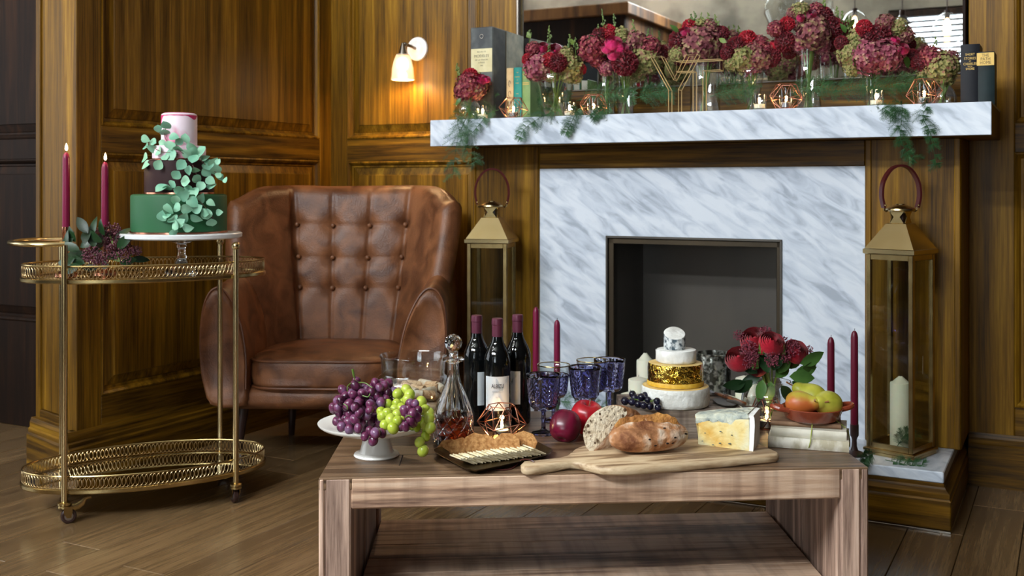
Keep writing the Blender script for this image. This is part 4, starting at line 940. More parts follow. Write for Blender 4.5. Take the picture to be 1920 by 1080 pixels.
mat('blue_cheese', C(214, 164, 70), rough=0.55, col2=C(228, 206, 140), col3=C(222, 222, 196), nscale=14, ndet=5, ramp=(.35, .52, .68), bump=.35, bscale=60)
mat('blue_rind', C(150, 160, 156), rough=0.8, col2=C(206, 206, 186), nscale=40, ndet=6, ramp=(.35, .62), bump=.9, bscale=60)
mat('blue_vein', C(70, 92, 100), rough=.8)
ch = thing('cheese_wedge', 'blue veined yellow cheese wedge with a white rind standing on the board', 'cheese', T(1355, 840, BTZ))
c1, c2 = T(1309, 833, BTZ), T(1404.5, 845.5, BTZ)
c3 = T(1416, 838, BTZ) + Vector((.012, .055, 0)); c4 = c1 + Vector((.012, .05, 0))
def wq(lx, h0, h1, h2, h3): pass
hA, hB = .072, .084
def jit(p, k=1.0): return p + Vector((mnoise.noise(p * 30), mnoise.noise(p * 30 + Vector((9, 0, 0))), mnoise.noise(p * 30 + Vector((0, 9, 0))))) * .003 * k
secs = []
for i in range(13):
    u_ = i / 12; f0 = c1.lerp(c2, u_); b0 = c4.lerp(c3, u_); H_ = lerp(hA, hB, u_) * (1 - .06 * (1 - u_) ** 3)
    lean = Vector((-.006 * (1 - u_), .004, 0)); up = Vector((0, 0, 1))
    prof = [f0, jit(f0 + up * H_ * .25), jit(f0 + up * H_ * .5), jit(f0 + up * H_ * .75), f0 + up * H_ * .95 + lean, f0 + up * H_ + Vector((0, .008, 0)) + lean, b0 + up * H_ * 1.02, b0]
    secs.append(prof)
MB().loft(secs).build('paste', MATS['blue_cheese'], ch, ang=40)
ex = (c2 - c1).normalized()
sr = [[secs[-1][k] + ex * t_ for k in range(8)] for t_ in (-.006, .006, .010)]
sr = [[Vector((q_.x + .004 * math.sin(PI * k / 8), q_.y, q_.z if k not in (0, 7) else BTZ)) for k, q_ in enumerate(s_)] for s_ in sr]
MB().loft(sr).build('rind', MATS['rind_white'], ch, ang=50)
rt = MB(); rows = []
for i in range(13):
    u_ = i / 12; a_, b_ = secs[i][5], secs[i][6]; f_ = secs[i][4]
    dr = .012 + .018 * mnoise.noise(Vector((u_ * 7, 3, 0))) if u_ < .82 else .004
    rows.append([f_ + Vector((0, -.0015, -dr)), f_ + Vector((0, -.003, 0)), jit(a_ + Vector((0, 0, .003)), .8), jit(a_.lerp(b_, .5) + Vector((0, 0, .003)), 1.2), b_ + Vector((0, 0, .002))])
rt.loft(rows, cap=False, closed=False).build('top_rind', MATS['blue_rind'], ch, ang=60)
for a, b_, s_ in ((1351, 809, 1), (1372, 816, .8), (1317, 827, .8), (1322, 812, .8), (1350, 831, 1.2), (1368, 832, 1.3), (1337, 834, 1), (1329, 788, .9), (1345, 789, .7)):
    u_ = (a - 1297) / 108; Yv = lerp(c1.y, c2.y, u_) - .0025
    MB().ball(P(a, b_, Yv), (.0032 * s_, .002, .0012 * s_), 8, 5).build('vein', MATS['blue_vein'], ch)

# ------------------------------------------------------------------ apples
mat('apple_red', C(150, 18, 30), rough=0.25, col2=C(184, 36, 44), col3=C(206, 120, 84), nscale=7, ndet=6, ramp=(.4, .58, .78), stretch=(2.4, 2.4, .5))
mat('apple_dark', C(78, 10, 34), rough=0.25, col2=C(120, 22, 50), nscale=9, ndet=6, ramp=(.4, .7), stretch=(2.4, 2.4, .5))
def apple(loc, r, m, label, rot):
    t = thing('apple', label, 'apple', loc, rot=rot)
    pr = [(0, -.80), (.12, -.84), (.30, -.90), (.55, -.84), (.80, -.60), (.95, -.25), (1.0, .12), (.95, .48), (.78, .78), (.52, .93), (.28, .90), (.12, .76), (.04, .66), (0, .64)]
    pr = [(p.x, p.z) for p in cat([Vector((a, 0, b_)) for a, b_ in pr], 3)]; pr[0] = (0, pr[0][1]); pr[-1] = (0, pr[-1][1])
    MB().lathe([(max(a, 0) * r, b_ * r) for a, b_ in pr], 32, flute=lambda a, j: .025 * math.cos(5 * a)).build('flesh', MATS[m], t, world=False, ang=80)
    MB().tube(((0, 0, r * .64), (r * .05, 0, r * .95), (r * .16, r * .03, r * 1.12)), [.0014, .0015, .0022], 6).build('stalk', MATS['rosewood'], t, world=False)
ap = T(1060, 829, TZ); apple((ap.x, ap.y + .012, TZ + .0375), .0415, 'apple_dark', 'deep purple apple beside the bread board handle', (R(-38), R(20), 0))
apple((.2005, 2.865, TZ + .0415), .0455, 'apple_red', 'bright red apple leaning behind the dark one', (R(14), R(-6), 1.0))
# ------------------------------------------------------------------ fruit stand with grapes
gx, gy = -.334, 2.63
gs = thing('fruit_stand', 'white china pedestal dish heaped with grapes', 'dish', (gx, gy, TZ))
MB().lathe(((0, 0), (.053, 0), (.056, .003), (.054, .007), (.043, .010), (.040, .014), (.033, .044), (.032, .052), (.05, .055), (.10, .063), (.134, .074), (.142, .080), (.1435, .084), (.140, .0845), (.10, .070), (.05, .062), (0, .061)), 64).build('pedestal_dish', MATS['white_china'], gs, world=False)
def scatter(poly_c, rx, ry, n, dmin, Yc, dep, seed, tries=4000):
    rn = random.Random(seed); out = []
    for _ in range(tries):
        a, b_ = rn.uniform(-1, 1), rn.uniform(-1, 1)
        if a * a + b_ * b_ > 1: continue
        lay = rn.random(); h = math.sqrt(1 - a * a - b_ * b_) * lay
        px, py = poly_c[0] + a * rx, poly_c[1] + b_ * ry
        p = P(px, py, Yc - dep * h)
        if all((p - q_).length > dmin for q_ in out): out.append(p)
        if len(out) >= n: break
    return out
PL = TZ + .062
def keep(ps, r):
    o_ = []
    for p in ps:
        d = math.hypot(p.x - gx, p.y - gy); zmin = PL + (.022 * (d / .142) ** 2) + r * .8
        if d < .135 and p.z < zmin: p = Vector((p.x, p.y, zmin))
        if all((p - q_).length > r * 1.35 for q_ in o_): o_.append(p)
    return o_
pu = scatter((678, 768), 56, 42, 90, .0155, 2.62, .10, 2) + scatter((690, 735), 50, 24, 34, .0155, 2.62, .05, 3) + [P(px, py, Y) for px, py, Y in ((664, 716, 2.60), (642, 731, 2.6), (660, 730, 2.58), (694, 808, 2.475), (684, 818, 2.472), (700, 826, 2.47), (711, 823, 2.47), (716, 812, 2.475), (704, 812, 2.46), (723, 806, 2.48), (728, 736, 2.6), (735, 738, 2.6), (722, 732, 2.6), (636, 745, 2.6), (640, 800, 2.52), (655, 805, 2.5), (672, 803, 2.49))]
pu = keep(pu, .0115)
pg = bunch('grape_bunch', 'large bunch of red purple grapes heaped on the white stand', 'grape_purple', pu, .0112, (gx - .05, gy, PL), oval=1.18, seed=4)
for pts in (((661, 692, 2.60), (663, 702, 2.60), (666, 713, 2.60), (672, 724, 2.60), (690, 745, 2.56)), ((668, 717, 2.59), (684, 718, 2.57), (698, 727, 2.56)), ((664, 714, 2.59), (652, 724, 2.57), (652, 734, 2.57)), ((680, 742, 2.52), (690, 744, 2.515), (694, 738, 2.52)), ((644, 757, 2.52), (651, 762, 2.515), (651, 768, 2.515))):
    MB().tube(cat([P(*q_) for q_ in pts], 4), [.0030 if pts[0][1] < 700 and k < 6 else .0014 for k in range((len(pts) - 1) * 4 + 1)], 6).build('stem', MATS['stem_green'], pg)
gp = [P(px, py, Y) for px, py, Y in ((745, 738, 2.58), (762, 731, 2.59), (768, 740, 2.57), (764, 749, 2.56), (744, 757, 2.56), (752, 765, 2.55), (741, 768, 2.55), (715, 772, 2.53), (717, 780, 2.51), (727, 775, 2.51), (733, 787, 2.49), (745, 777, 2.50), (744, 790, 2.485), (721, 797, 2.485), (737, 803, 2.475), (752, 786, 2.50), (736, 776, 2.52), (790, 754, 2.56), (798, 768, 2.55), (804, 775, 2.55), (805, 785, 2.54), (807, 802, 2.53), (791, 769, 2.56), (790, 790, 2.55), (780, 800, 2.54), (797, 795, 2.545), (787, 829, 2.53), (798, 818, 2.54), (793, 845, 2.53), (775, 760, 2.59), (758, 756, 2.58), (728, 757, 2.57), (801, 806, 2.55), (772, 798, 2.56), (752, 745, 2.61), (779, 770, 2.59))]
gg = bunch('grape_bunch', 'bunch of pale green grapes hanging over the stand edge', 'grape_green', gp, .0125, (gx + .07, gy, PL), oval=1.12, seed=6)
for pts in (((793, 796, 2.56), (793, 808, 2.55), (791, 818, 2.545), (794, 832, 2.54), (800, 833, 2.53)), ((725, 768, 2.52), (733, 766, 2.52), (738, 770, 2.52)), ((770, 745, 2.60), (785, 760, 2.58), (796, 790, 2.57))):
    MB().tube(cat([P(*q_) for q_ in pts], 4), .0014, 6).build('stem', MATS['leaf_lime'], gg)
rp_ = [P(px, py, Y) for px, py, Y in ((758, 771, 2.50), (767, 767, 2.50), (778, 759, 2.51), (784, 771, 2.50), (781, 781, 2.49), (773, 776, 2.485), (771, 790, 2.48), (760, 800, 2.47), (752, 797, 2.49), (775, 793, 2.49), (764, 782, 2.50), (768, 758, 2.52))]
rg = bunch('grape_bunch', 'little sprig of wine red grapes in front of the green ones', 'grape_purple', rp_, .0108, (gx + .03, gy - .1, PL), oval=1.3, seed=9)
MB().tube(cat([P(760, 783, 2.475), P(766, 779, 2.47), P(772, 782, 2.47)], 4), .0016, 6).build('stem', MATS['leaf_lime'], rg)
# ------------------------------------------------------------------ cork jar
jx, jy = -.278, 3.0
jr = thing('glass_jar', 'wide clear glass jar half filled with wine corks', 'jar', (jx, jy, TZ)); jr.scale = (1, 1, .95)
MB().lathe(((0, 0), (.085, 0), (.094, .006), (.100, .03), (.107, .07), (.109, .10), (.106, .125), (.096, .139), (.089, .144), (.0885, .150), (.0915, .19), (.0945, .199), (.0935, .2005), (.089, .19), (.086, .150), (.0865, .143), (.094, .136), (.103, .124), (.106, .10), (.104, .07), (.097, .03), (.090, .009), (0, .006)), 56).build('jar', MATS['glass_clear'], jr, world=False, ang=60)
mat('cork', C(178, 140, 104), rough=0.85, col2=C(206, 174, 136), col3=C(150, 108, 76), nscale=90, ndet=5, rand=True, bump=.3, bscale=160)
mat('cork_pale', C(206, 196, 180), rough=0.8, col2=C(184, 160, 130), nscale=70, rand=True); mat('cork_end', C(120, 52, 62), rough=.8)
ckm = MB().lathe(((0, -.022), (.0108, -.022), (.0116, -.020), (.0112, 0), (.0116, .020), (.0108, .022), (0, .022)), 14)
cms = [MB().add(ckm.v, ckm.f).mesh('wine_cork', MATS['cork'], ang=50), MB().add(ckm.v, ckm.f).mesh('wine_cork', MATS['cork_pale'], ang=50)]
rnd = random.Random(12); placed = []
for k in range(3000):
    a, rr = rnd.uniform(0, 2 * PI), .088 * math.sqrt(rnd.random()); lay = rnd.randint(0, 4); z = .018 + lay * .0185 + rnd.uniform(0, .004)
    p = Vector((rr * math.cos(a), rr * math.sin(a), z))
    if math.hypot(p.x, p.y) + .012 > .094: continue
    if all((p - q_).length > .0268 for q_ in placed):
        placed.append(p)
    if len(placed) >= 64: break
for p in placed:
    yaw = rnd.uniform(0, PI) if math.hypot(p.x, p.y) < .06 else math.atan2(p.y, p.x) + PI / 2 + rnd.uniform(-.25, .25)
    c = D.objects.new('wine_cork', rnd.choice(cms)); COL.objects.link(c); c.location = Vector((jx, jy, TZ)) + p; c.rotation_euler = (R(90) + rnd.uniform(-.2, .2), 0, yaw + PI / 2)
    tag(c, 'wine cork lying among the others in the wide glass jar', 'cork', 'corks in the glass jar')
# ------------------------------------------------------------------ decanter
dx, dy = -.152, 2.765
de = thing('decanter', 'cut crystal decanter of brandy with ball stopper', 'decanter', (dx, dy, TZ))
def cut(a, j): return 0
prof = [(0, 0), (.048, 0), (.0515, .004), (.0515, .02), (.051, .06), (.0475, .085), (.040, .108), (.030, .132), (.020, .158), (.0155, .175), (.0145, .205), (.017, .209), (.027, .212), (.0285, .2155), (.026, .219), (.015, .219), (.012, .212), (.0115, .18), (.016, .158), (.026, .132), (.036, .106), (.043, .084), (.0465, .06), (.047, .012), (0, .010)]
def deco(a, j):
    if j in (6, 7, 8): return -.05 * abs(math.sin(a * 7))
    return 0
MB().lathe(prof, 84, flute=deco).build('bottle', MATS['crystal'], de, world=False, ang=50)
MB().lathe(((0, .011), (.0462, .012), (.0462, .06), (.0445, .072), (0, .072)), 48).build('brandy', MATS['brandy'], de, world=False)
# raised diamond cutting around the body
cd = MB()
for k in range(12):
    a0 = 2 * PI * k / 12
    for sgn in (-1, 1):
        pts = []
        for i in range(9):
            t = i / 8; a = a0 + sgn * t * 2 * PI / 6; z = .008 + t * .070; r = .0522 - max(0, (z - .06)) * .22
            pts.append(Vector((r * math.cos(a), r * math.sin(a), z)))
        cd.tube(pts, .0016, 5)
cd.build('cut_pattern', MATS['crystal'], de, world=False)
so = MB().lathe(((0, .205), (.010, .205), (.0115, .222), (.013, .226), (.011, .231), (.013, .235), (0, .236)), 20).build('stopper_neck', MATS['crystal'], de, world=False)
bmq = bmesh.new(); bmesh.ops.create_icosphere(bmq, subdivisions=2, radius=.0235); q_ = MB(); q_.add([v.co + Vector((0, 0, .258)) for v in bmq.verts], [tuple(v.index for v in f.verts) for f in bmq.faces]); bmq.free()
q_.build('stopper_ball', MATS['crystal'], de, world=False, smooth=False)
# ------------------------------------------------------------------ wine bottles
def bottle(loc, rz, label):
    t = thing('wine_bottle', label, 'bottle', loc, rz, 'red wine bottles')
    r = .0368
    MB().lathe(((0, .012), (.02, .004), (.032, 0), (.0355, .002), (r, .008), (r, .180), (.0362, .194), (.033, .207), (.026, .222), (.0185, .236), (.0152, .248), (.0142, .262), (.0142, .300), (0, .3005)), 40).build('glass', MATS['bottle_glass'], t, world=False, ang=50)
    MB().lathe(((.0148, .242), (.0148, .285), (.0158, .2865), (.0158, .2965), (.0150, .302), (.0135, .3035), (0, .3035)), 28).build('capsule', MATS['capsule'], t, world=False, ang=30)
    lb = MB(); n = 22; a0, a1 = -PI / 2 - 1.0, -PI / 2 + 1.0; rr = r + .0005
    lb.loft([[Vector((rr * math.cos(lerp(a0, a1, i / n)), rr * math.sin(lerp(a0, a1, i / n)), z)) for i in range(n + 1)] for z in (.058, .090, .12, .150)], cap=False, closed=False)
    lo_ = lb.build('paper_label', MATS['label_paper'], t, world=False)
    def wrap(o):
        for v in o.data.vertices:
            x, z = v.co.x, v.co.z; a = -PI / 2 + x / rr; k = rr + .0003 + v.co.y; v.co = (k * math.cos(a), k * math.sin(a), z)
    Mx = lambda z: Matrix.Translation((0, 0, z)) @ Matrix(((1, 0, 0, 0), (0, 0, 1, 0), (0, 1, 0, 0), (0, 0, 0, 1)))
    Mt = MW[t.name]
    pk = MB().add([(-.022, 0, .092), (-.004, 0, .146), (.001, 0, .140), (.010, 0, .118), (.015, 0, .128), (.026, 0, .145), (.026, 0, .135), (.014, 0, .112), (.005, 0, .112), (-.003, 0, .130), (-.012, 0, .102)], [(0, 1, 9, 10), (1, 2, 9), (2, 3, 8, 9), (3, 4, 7, 8), (4, 5, 6, 7)])
    for s_, sz, z, xs, m in (('ALBIZU', .0155, .124, .66, 'ink'), ('TEMPRANILLO', .0058, .109, .8, 'label_grey'), ('2015', .0052, .094, 1, 'label_grey')):
        o = text('label_print', s_, sz, MATS[m], t, Mt @ Mx(z) @ Matrix.Translation((0, 0, .0006)), .0001, xs=xs); wrap(o)
    o = pk.build('label_peak', MATS['label_grey'], t, world=False); wrap(o)
    me = MB()
    me.loft([[Vector((-.03 + .06 * i / 16, .0002, z)) for i in range(17)] for z in (.0695, .0702)], cap=False, closed=False); o = me.build('label_line', MATS['label_grey'], t, world=False); wrap(o)
    return t
bottle(P(894, 796, 2.985) * Vector((1, 1, 0)) + Vector((0, 0, TZ)) if False else Vector(((894 - CX) / FPX * 2.985, 2.985, TZ)), R(62), 'dark wine bottle standing behind the decanter, label turned away')
bottle(Vector(((932.5 - CX) / FPX * 2.915, 2.915, TZ)), R(2), 'dark wine bottle in front of the other two, white label facing out')
bottle(Vector(((970.5 - CX) / FPX * 3.0, 3.0, TZ)), R(-46), 'dark wine bottle standing next to the blue goblets')
# ------------------------------------------------------------------ goblets
def goblet(loc, label, clear):
    t = thing('goblet', label, 'goblet', loc, random.Random(label).uniform(0, 6), 'pressed glass goblets')
    MB().lathe(((0, .0), (.031, 0), (.033, .002), (.030, .005), (.012, .009), (.006, .014), (.0055, .035), (.008, .040), (.006, .045), (.0058, .058), (.010, .064), (0, .066)), 28, flute=lambda a, j: .05 * math.cos(a * 8) if j in (5, 6, 7, 8) else 0).build('stem', MATS['goblet_stem'], t, world=False, ang=50)
    out_ = [(0, .064), (.014, .064), (.030, .069), (.036, .076), (.0395, .095), (.0435, .128), (.0455, .150)] if not clear else [(0, .064), (.014, .064), (.030, .069), (.036, .076), (.0395, .095), (.0425, .120), (.0435, .126)]
    rimz, rr = (.1605, .0465) if not clear else (.132, .0442)
    prof = out_ + [(rr, rimz - .001), (rr - .001, rimz), (rr - .003, rimz - .001)] + [(a - .0035, b_ + .0025) for a, b_ in out_[:2:-1]] + [(0, .073)]
    def emboss(a, j):
        if j in (2, 3, 4, 5, 6): return .03 * math.sin(a * 9 + j * 1.9) * math.cos(a * 4 - j)
        return 0
    pr2 = []
    for (r0, z0), (r1, z1) in zip(prof[:-1], prof[1:]): pr2.append((r0, z0))
    pr2.append(prof[-1])
    MB().lathe(pr2, 64, flute=emboss).build('bowl', MATS['goblet_blue'], t, world=False, ang=60)
    if clear:
        MB().lathe(((.0438, .1325), (.0468, .158), (.0462, .1595), (.0448, .158), (.0418, .1335)), 48).build('clear_rim', MATS['glass_clear'], t, world=False, ang=60)
        MB().lathe(((.0472, .1575), (.0476, .1590), (.0466, .1605), (.0450, .1600), (.0448, .1585)), 48).build('gilt_edge', MATS['brass'], t, world=False, ang=60)
    # pressed fern pattern standing proud of the bowl
    pt = MB(); rn = random.Random(label)
    for k in range(9):
        a0 = 2 * PI * k / 9
        for sg in (-1, 1):
            for i in range(5):
                z = .080 + i * .0115
                if clear and z > .118: continue
                a = a0 + sg * .03; L_ = .30 - i * .02
                pts = []
                for q in range(4):
                    t_ = q / 3; aa = a + sg * L_ * t_; zz_ = z + .014 * t_; rr_ = .0363 + max(0, zz_ - .076) * .124
                    pts.append(Vector((rr_ * math.cos(aa), rr_ * math.sin(aa), zz_)))
                pt.tube(pts, [.0016, .0022, .0019, .0008], 5)
    pt.build('pressed_pattern', MATS['goblet_blue'], t, world=False)
for px, Y, lab, cl in ((1019, 2.862, 'blue pressed glass goblet in front, beside the dark apple', False), (1038, 3.02, 'goblet with gilt edged clear rim nearest the wine bottles', True), (1097, 2.985, 'blue pressed glass goblet directly behind the red apple', False), (1111, 3.10, 'goblet with gilt edged clear rim behind the red apple', True), (1143, 3.115, 'blue pressed glass goblet nearest the firebox opening', False)):
    goblet(((px - CX) / FPX * Y, Y, TZ), lab, cl)
# ------------------------------------------------------------------ faceted wire tea light holders
def wire_holder(loc, rz, wd, h, label, m, lit=True, n=6, thick=.0011, power=.22, cup='glass_clear', group='faceted wire tea light holders'):
    t = thing('tealight_holder', label, 'candle holder', loc, rz, group)
    R0, R1 = wd * .5, wd * .27; zb, zm, zt = 0.001, h * .46, h
    b0 = [Vector((R1 * math.cos(2 * PI * (k + .5) / n), R1 * math.sin(2 * PI * (k + .5) / n), zb)) for k in range(n)]
    mid = [Vector((R0 * math.cos(2 * PI * k / n), R0 * math.sin(2 * PI * k / n), zm + (.08 * h if k % 2 else -.08 * h))) for k in range(n)]
    tp_ = [Vector((R1 * math.cos(2 * PI * (k + .5) / n), R1 * math.sin(2 * PI * (k + .5) / n), zt)) for k in range(n)]
    f = MB()
    for k in range(n):
        k2 = (k + 1) % n
        for a, b_ in ((b0[k], b0[k2]), (tp_[k], tp_[k2]), (mid[k], mid[k2]), (b0[k], mid[k]), (b0[k], mid[k2]), (tp_[k], mid[k]), (tp_[k], mid[k2])): f.tube((a, b_), thick, 5)
    f.build('wire_frame', MATS[m], t, world=False)
    MB().lathe(((0, .002), (R1 * .92, .002), (R1 * .92, .003), (0, .003)), 20).build('base_plate', MATS[m], t, world=False)
    MB().lathe(((.018, .0035), (.0245, .004), (.0265, h * .85), (.0255, h * .85), (.0235, .006), (0, .006)), 28).build('glass_cup', MATS[cup], t, world=False)
    c = thing('tealight', ('lit ' if lit else '') + 'tea light inside the ' + label, 'candle', Vector(loc) + Vector((0, 0, .006)), group='tea lights')
    MB().lathe(((0, 0), (.0185, 0), (.019, .012), (.0192, .015), (.0182, .015), (0, .0148)), 24).build('tin_cup', MATS['alu'], c, world=False)
    MB().lathe(((0, .0135), (.018, .0135), (.018, .0165), (0, .0165)), 24).build('wax', MATS['wax_white'], c, world=False)
    if lit:
        flame(c, 0, 0, .019, .85); point('tealight_glow', Vector(loc) + Vector((0, 0, .045)), power, (1, .58, .25), .006)
    return t
wire_holder(((941 - CX) / FPX * 2.80, 2.815, TZ), R(14), .134, .086, 'rose copper wire holder in front of the wine bottles', 'copper', thick=.0014)
wire_holder(T(1441, 806, TZ) + Vector((0, .02, 0)), R(20), .105, .082, 'dark copper wire holder in front of the rose vase', 'copper_dark', thick=.0013)
# ------------------------------------------------------------------ cracker tray
mat('tray_brass', C(104, 84, 50), rough=0.35, metal=.9, col2=C(70, 54, 32), nscale=20)
def tq(px, py, z): return T(px, py, z)
tl_ = [T(px, py, TZ + .012) for px, py in ((812, 846), (820, 852), (868, 878), (880, 881), (905, 881), (1010, 858), (1030, 852), (1036, 845), (1030, 840), (985, 818), (960, 815), (930, 816), (830, 838), (815, 842))]
tl_ = cat(tl_, 3, True); tcen = sum(tl_, Vector()) / len(tl_)
cty = thing('cracker_tray', 'shallow dark brass tray holding crackers at the table edge', 'tray', (tcen.x, tcen.y, TZ), R(11))
def tring(s_, z): return [Vector((tcen.x + (q.x - tcen.x) * s_, tcen.y + (q.y - tcen.y) * s_, TZ + z)) for q in tl_]
MB().loft([tring(.80, .0005), tring(.86, .001), tring(.98, .011), tring(1.0, .0135), tring(.985, .014), tring(.965, .012), tring(.84, .003), tring(.78, .0028)]).build('tray', MATS['tray_brass'], cty, ang=40)
mat('cracker_brown', C(158, 104, 54), rough=0.9, col2=C(206, 154, 96), nscale=110, ndet=4, rand=True, bump=.4, bscale=200)
mat('cracker_pale', C(206, 186, 142), rough=0.9, col2=C(232, 220, 188), nscale=60, ndet=4, rand=True)
oc = [(.0335 * math.cos(2 * PI * (k + .5) / 8), .0335 * math.sin(2 * PI * (k + .5) / 8)) for k in range(8)]
oct_b = MB().prism(oc, -.0016, .0016, bev=.0006).mesh('cracker', MATS['cracker_brown'], ang=30)
sqp = [(math.copysign(.0245, c) if abs(c) > .2 else c, s) for c, s in ()] or [(-.021, -.024), (.021, -.024), (.024, -.021), (.024, .021), (.021, .024), (-.021, .024), (-.024, .021), (-.024, -.021)]
sq_p = MB().prism(sqp, -.0018, .0018, bev=.0006).mesh('cracker', MATS['cracker_pale'], ang=30)
ax_ = (T(1015, 853) - T(865, 880)); ax_.z = 0; axa = math.atan2(ax_.y, ax_.x)
nC = 26
ORD = 'first second third fourth fifth sixth seventh eighth ninth tenth eleventh twelfth thirteenth fourteenth fifteenth sixteenth seventeenth eighteenth nineteenth twentieth'.split() + ['twenty-' + q for q in 'first second third fourth fifth sixth'.split()]
for k in range(nC):
    u_ = k / (nC - 1); p = T(lerp(876, 1012, u_), lerp(868.5, 850, u_), TZ + .010); p = p + Vector((-ax_.y, ax_.x, 0)).normalized() * .022
    c = D.objects.new('cracker', sq_p); COL.objects.link(c); c.location = (p.x, p.y, TZ + .0145)
    c.rotation_euler = (Matrix.Rotation(axa, 4, 'Z') @ Matrix.Rotation(R(24 + 3 * math.sin(k * 2.3)), 4, 'Y') @ Matrix.Rotation(R(3 * math.sin(k * 3.7)), 4, 'Z')).to_euler(); tag(c, ORD[k] + ' pale square cracker counted from the decanter end of the tray row', 'cracker', 'pale crackers in a row')
for px, py, Y, a, tlt, lab in ((843, 846, 2.66, .1, 50, 'brown cracker at the decanter end of the tray, mostly covered'), (866, 843, 2.645, .3, 48, 'brown cracker lying second from the decanter'), (893, 834, 2.655, .5, 50, 'brown cracker leaning in the middle behind another'), (908, 836, 2.63, .15, 46, 'brown cracker in the middle of the tray with both edges showing'), (951, 832, 2.62, .7, 40, 'darker tilted brown cracker under the copper wire holder'), (983, 829, 2.66, .35, 42, 'brown cracker closest to the goblet foot')):
    p = P(px, py, Y); c = D.objects.new('cracker', oct_b); COL.objects.link(c); c.location = p
    c.rotation_euler = (Matrix.Rotation(R(8), 4, 'Z') @ Matrix.Rotation(R(tlt), 4, 'X') @ Matrix.Rotation(a, 4, 'Z')).to_euler()
    tag(c, lab, 'cracker', 'brown eight sided crackers')
# ------------------------------------------------------------------ books with a dish of pears
mat('paper_old', C(222, 216, 200), rough=.85, col2=C(226, 222, 208), nscale=20, stretch=(.6, .6, 16)); mat('spine_torn', C(176, 166, 142), rough=.9, col2=C(222, 216, 202), nscale=34, ndet=6, ramp=(.42, .6), stretch=(1, 1, .5))
mat('cover_brown', C(104, 74, 52), rough=.8, col2=C(140, 110, 84), nscale=16, ndet=6); mat('cover_grey', C(186, 178, 158), rough=.85, col2=C(216, 210, 194), nscale=18, ndet=5)
pA, pB = T(1440, 838, TZ), T(1592, 849, TZ); bdir = (pB - pA); blen = bdir.length; bang = math.atan2(bdir.y, bdir.x)
def book(base, ang, l, d, h, label, cov, spine, pages='paper_old'):
    """l along the spine, d away from the camera, spine faces the camera"""
    t = thing('book', label, 'book', base, ang, 'old books under the dish')
    MB().box((l / 2, d / 2, .0012), (l, d, .0024), .0008).build('cover', MATS[cov], t, world=False); MB().box((l / 2, d / 2, h - .0012), (l, d, .0024), .0008).build('cover', MATS[cov], t, world=False)
    MB().loft([[Vector((x, -.004 * math.sin(PI * k / 6), h * k / 6)) for k in range(7)] + [Vector((x, .003, h)), Vector((x, .003, 0))] for x in (0, l * .25, l * .5, l * .75, l)]).build('spine', MATS[spine], t, world=False, ang=40)
    pg_ = MB(); n = max(5, int(h / .0035))
    for k in range(n): pg_.box((l / 2 + .0008 * (k % 2), d / 2 + .001, .0028 + (h - .0056) * (k + .5) / n), (l - .005 - .0012 * (k % 3), d - .006, (h - .0056) / n - .0002))
    pg_.build('pages', MATS[pages], t, world=False, smooth=False); return t
b1 = Vector((pA.x, pA.y, TZ + .0005))
dp = .155
book(b1, bang, blen, dp, .027, 'thick worn cream paper book at the bottom of the stack', 'cover_grey', 'spine_torn')
e1 = Vector((math.cos(bang), math.sin(bang), 0)); e2 = Vector((-e1.y, e1.x, 0))
book(b1 + e1 * .006 + e2 * .010 + Vector((0, 0, .0275)), bang, blen * .94, dp * .92, .021, 'grey bound old book in the middle of the stack', 'cover_grey', 'cover_grey')
book(b1 + e1 * .004 + e2 * .030 + Vector((0, 0, .049)), bang + R(1), blen * .88, dp * .78, .012, 'brown spined old book on top of the stack', 'cover_brown', 'cover_brown')
tw = thing('twine', 'yellow green twine tied round the old books', 'string', b1 + e1 * .09 + e2 * .05)
mat('twine', C(150, 160, 70), rough=.9)
def tw_pt(a, b_, z): return b1 + e1 * a + e2 * b_ + Vector((0, 0, z))
for a in (.105,):
    MB().tube(cat([tw_pt(a - .006, .004, -.0) + Vector((0, 0, .001)), tw_pt(a - .003, -.0075, .012), tw_pt(a, -.006, .026), tw_pt(a + .001, .002, .040), tw_pt(a + .002, .007, .050), tw_pt(a + .003, .024, .0625), tw_pt(a + .004, .05, .0632), tw_pt(a + .004, .13, .063)], 5), .0013, 6).build('strand', MATS['twine'], tw)
    MB().tube(cat([tw_pt(a + .01, .12, .0632), tw_pt(a + .045, .11, .0632), tw_pt(blen * .86, .06, .0625), tw_pt(blen * .97, .056, .045), tw_pt(blen * 1.005, .054, .024), tw_pt(blen * 1.005, .054, .002)], 5), .0013, 6).build('strand', MATS['twine'], tw)
dc = b1 + e1 * (blen * .50) + e2 * .072 + Vector((0, 0, .0612)); dc = Vector((P(1530, 790, 2.72).x, dc.y, dc.z))
mat('terracotta', C(128, 54, 34), rough=.22, col2=C(146, 66, 42), nscale=30, coat=.5)
di = thing('terracotta_dish', 'small glazed terracotta dish with two loop handles', 'dish', dc, R(-14))
MB().lathe(((0, 0), (.060, 0), (.068, .006), (.0765, .030), (.0785, .0325), (.0765, .034), (.073, .030), (.064, .009), (0, .005)), 56).build('bowl', MATS['terracotta'], di, world=False, ang=50)
for a in (R(200), R(20)):
    pts = cat([Vector((r * math.cos(a) - s_ * math.sin(a), r * math.sin(a) + s_ * math.cos(a), z)) for r, s_, z in ((.070, -.024, .029), (.092, -.021, .033), (.104, -.010, .036), (.107, 0, .037), (.104, .010, .036), (.092, .021, .033), (.070, .024, .029))], 5)
    MB().tube(pts, .0056, 8, flat=1.2).build('handle', MATS['terracotta'], di, world=False)
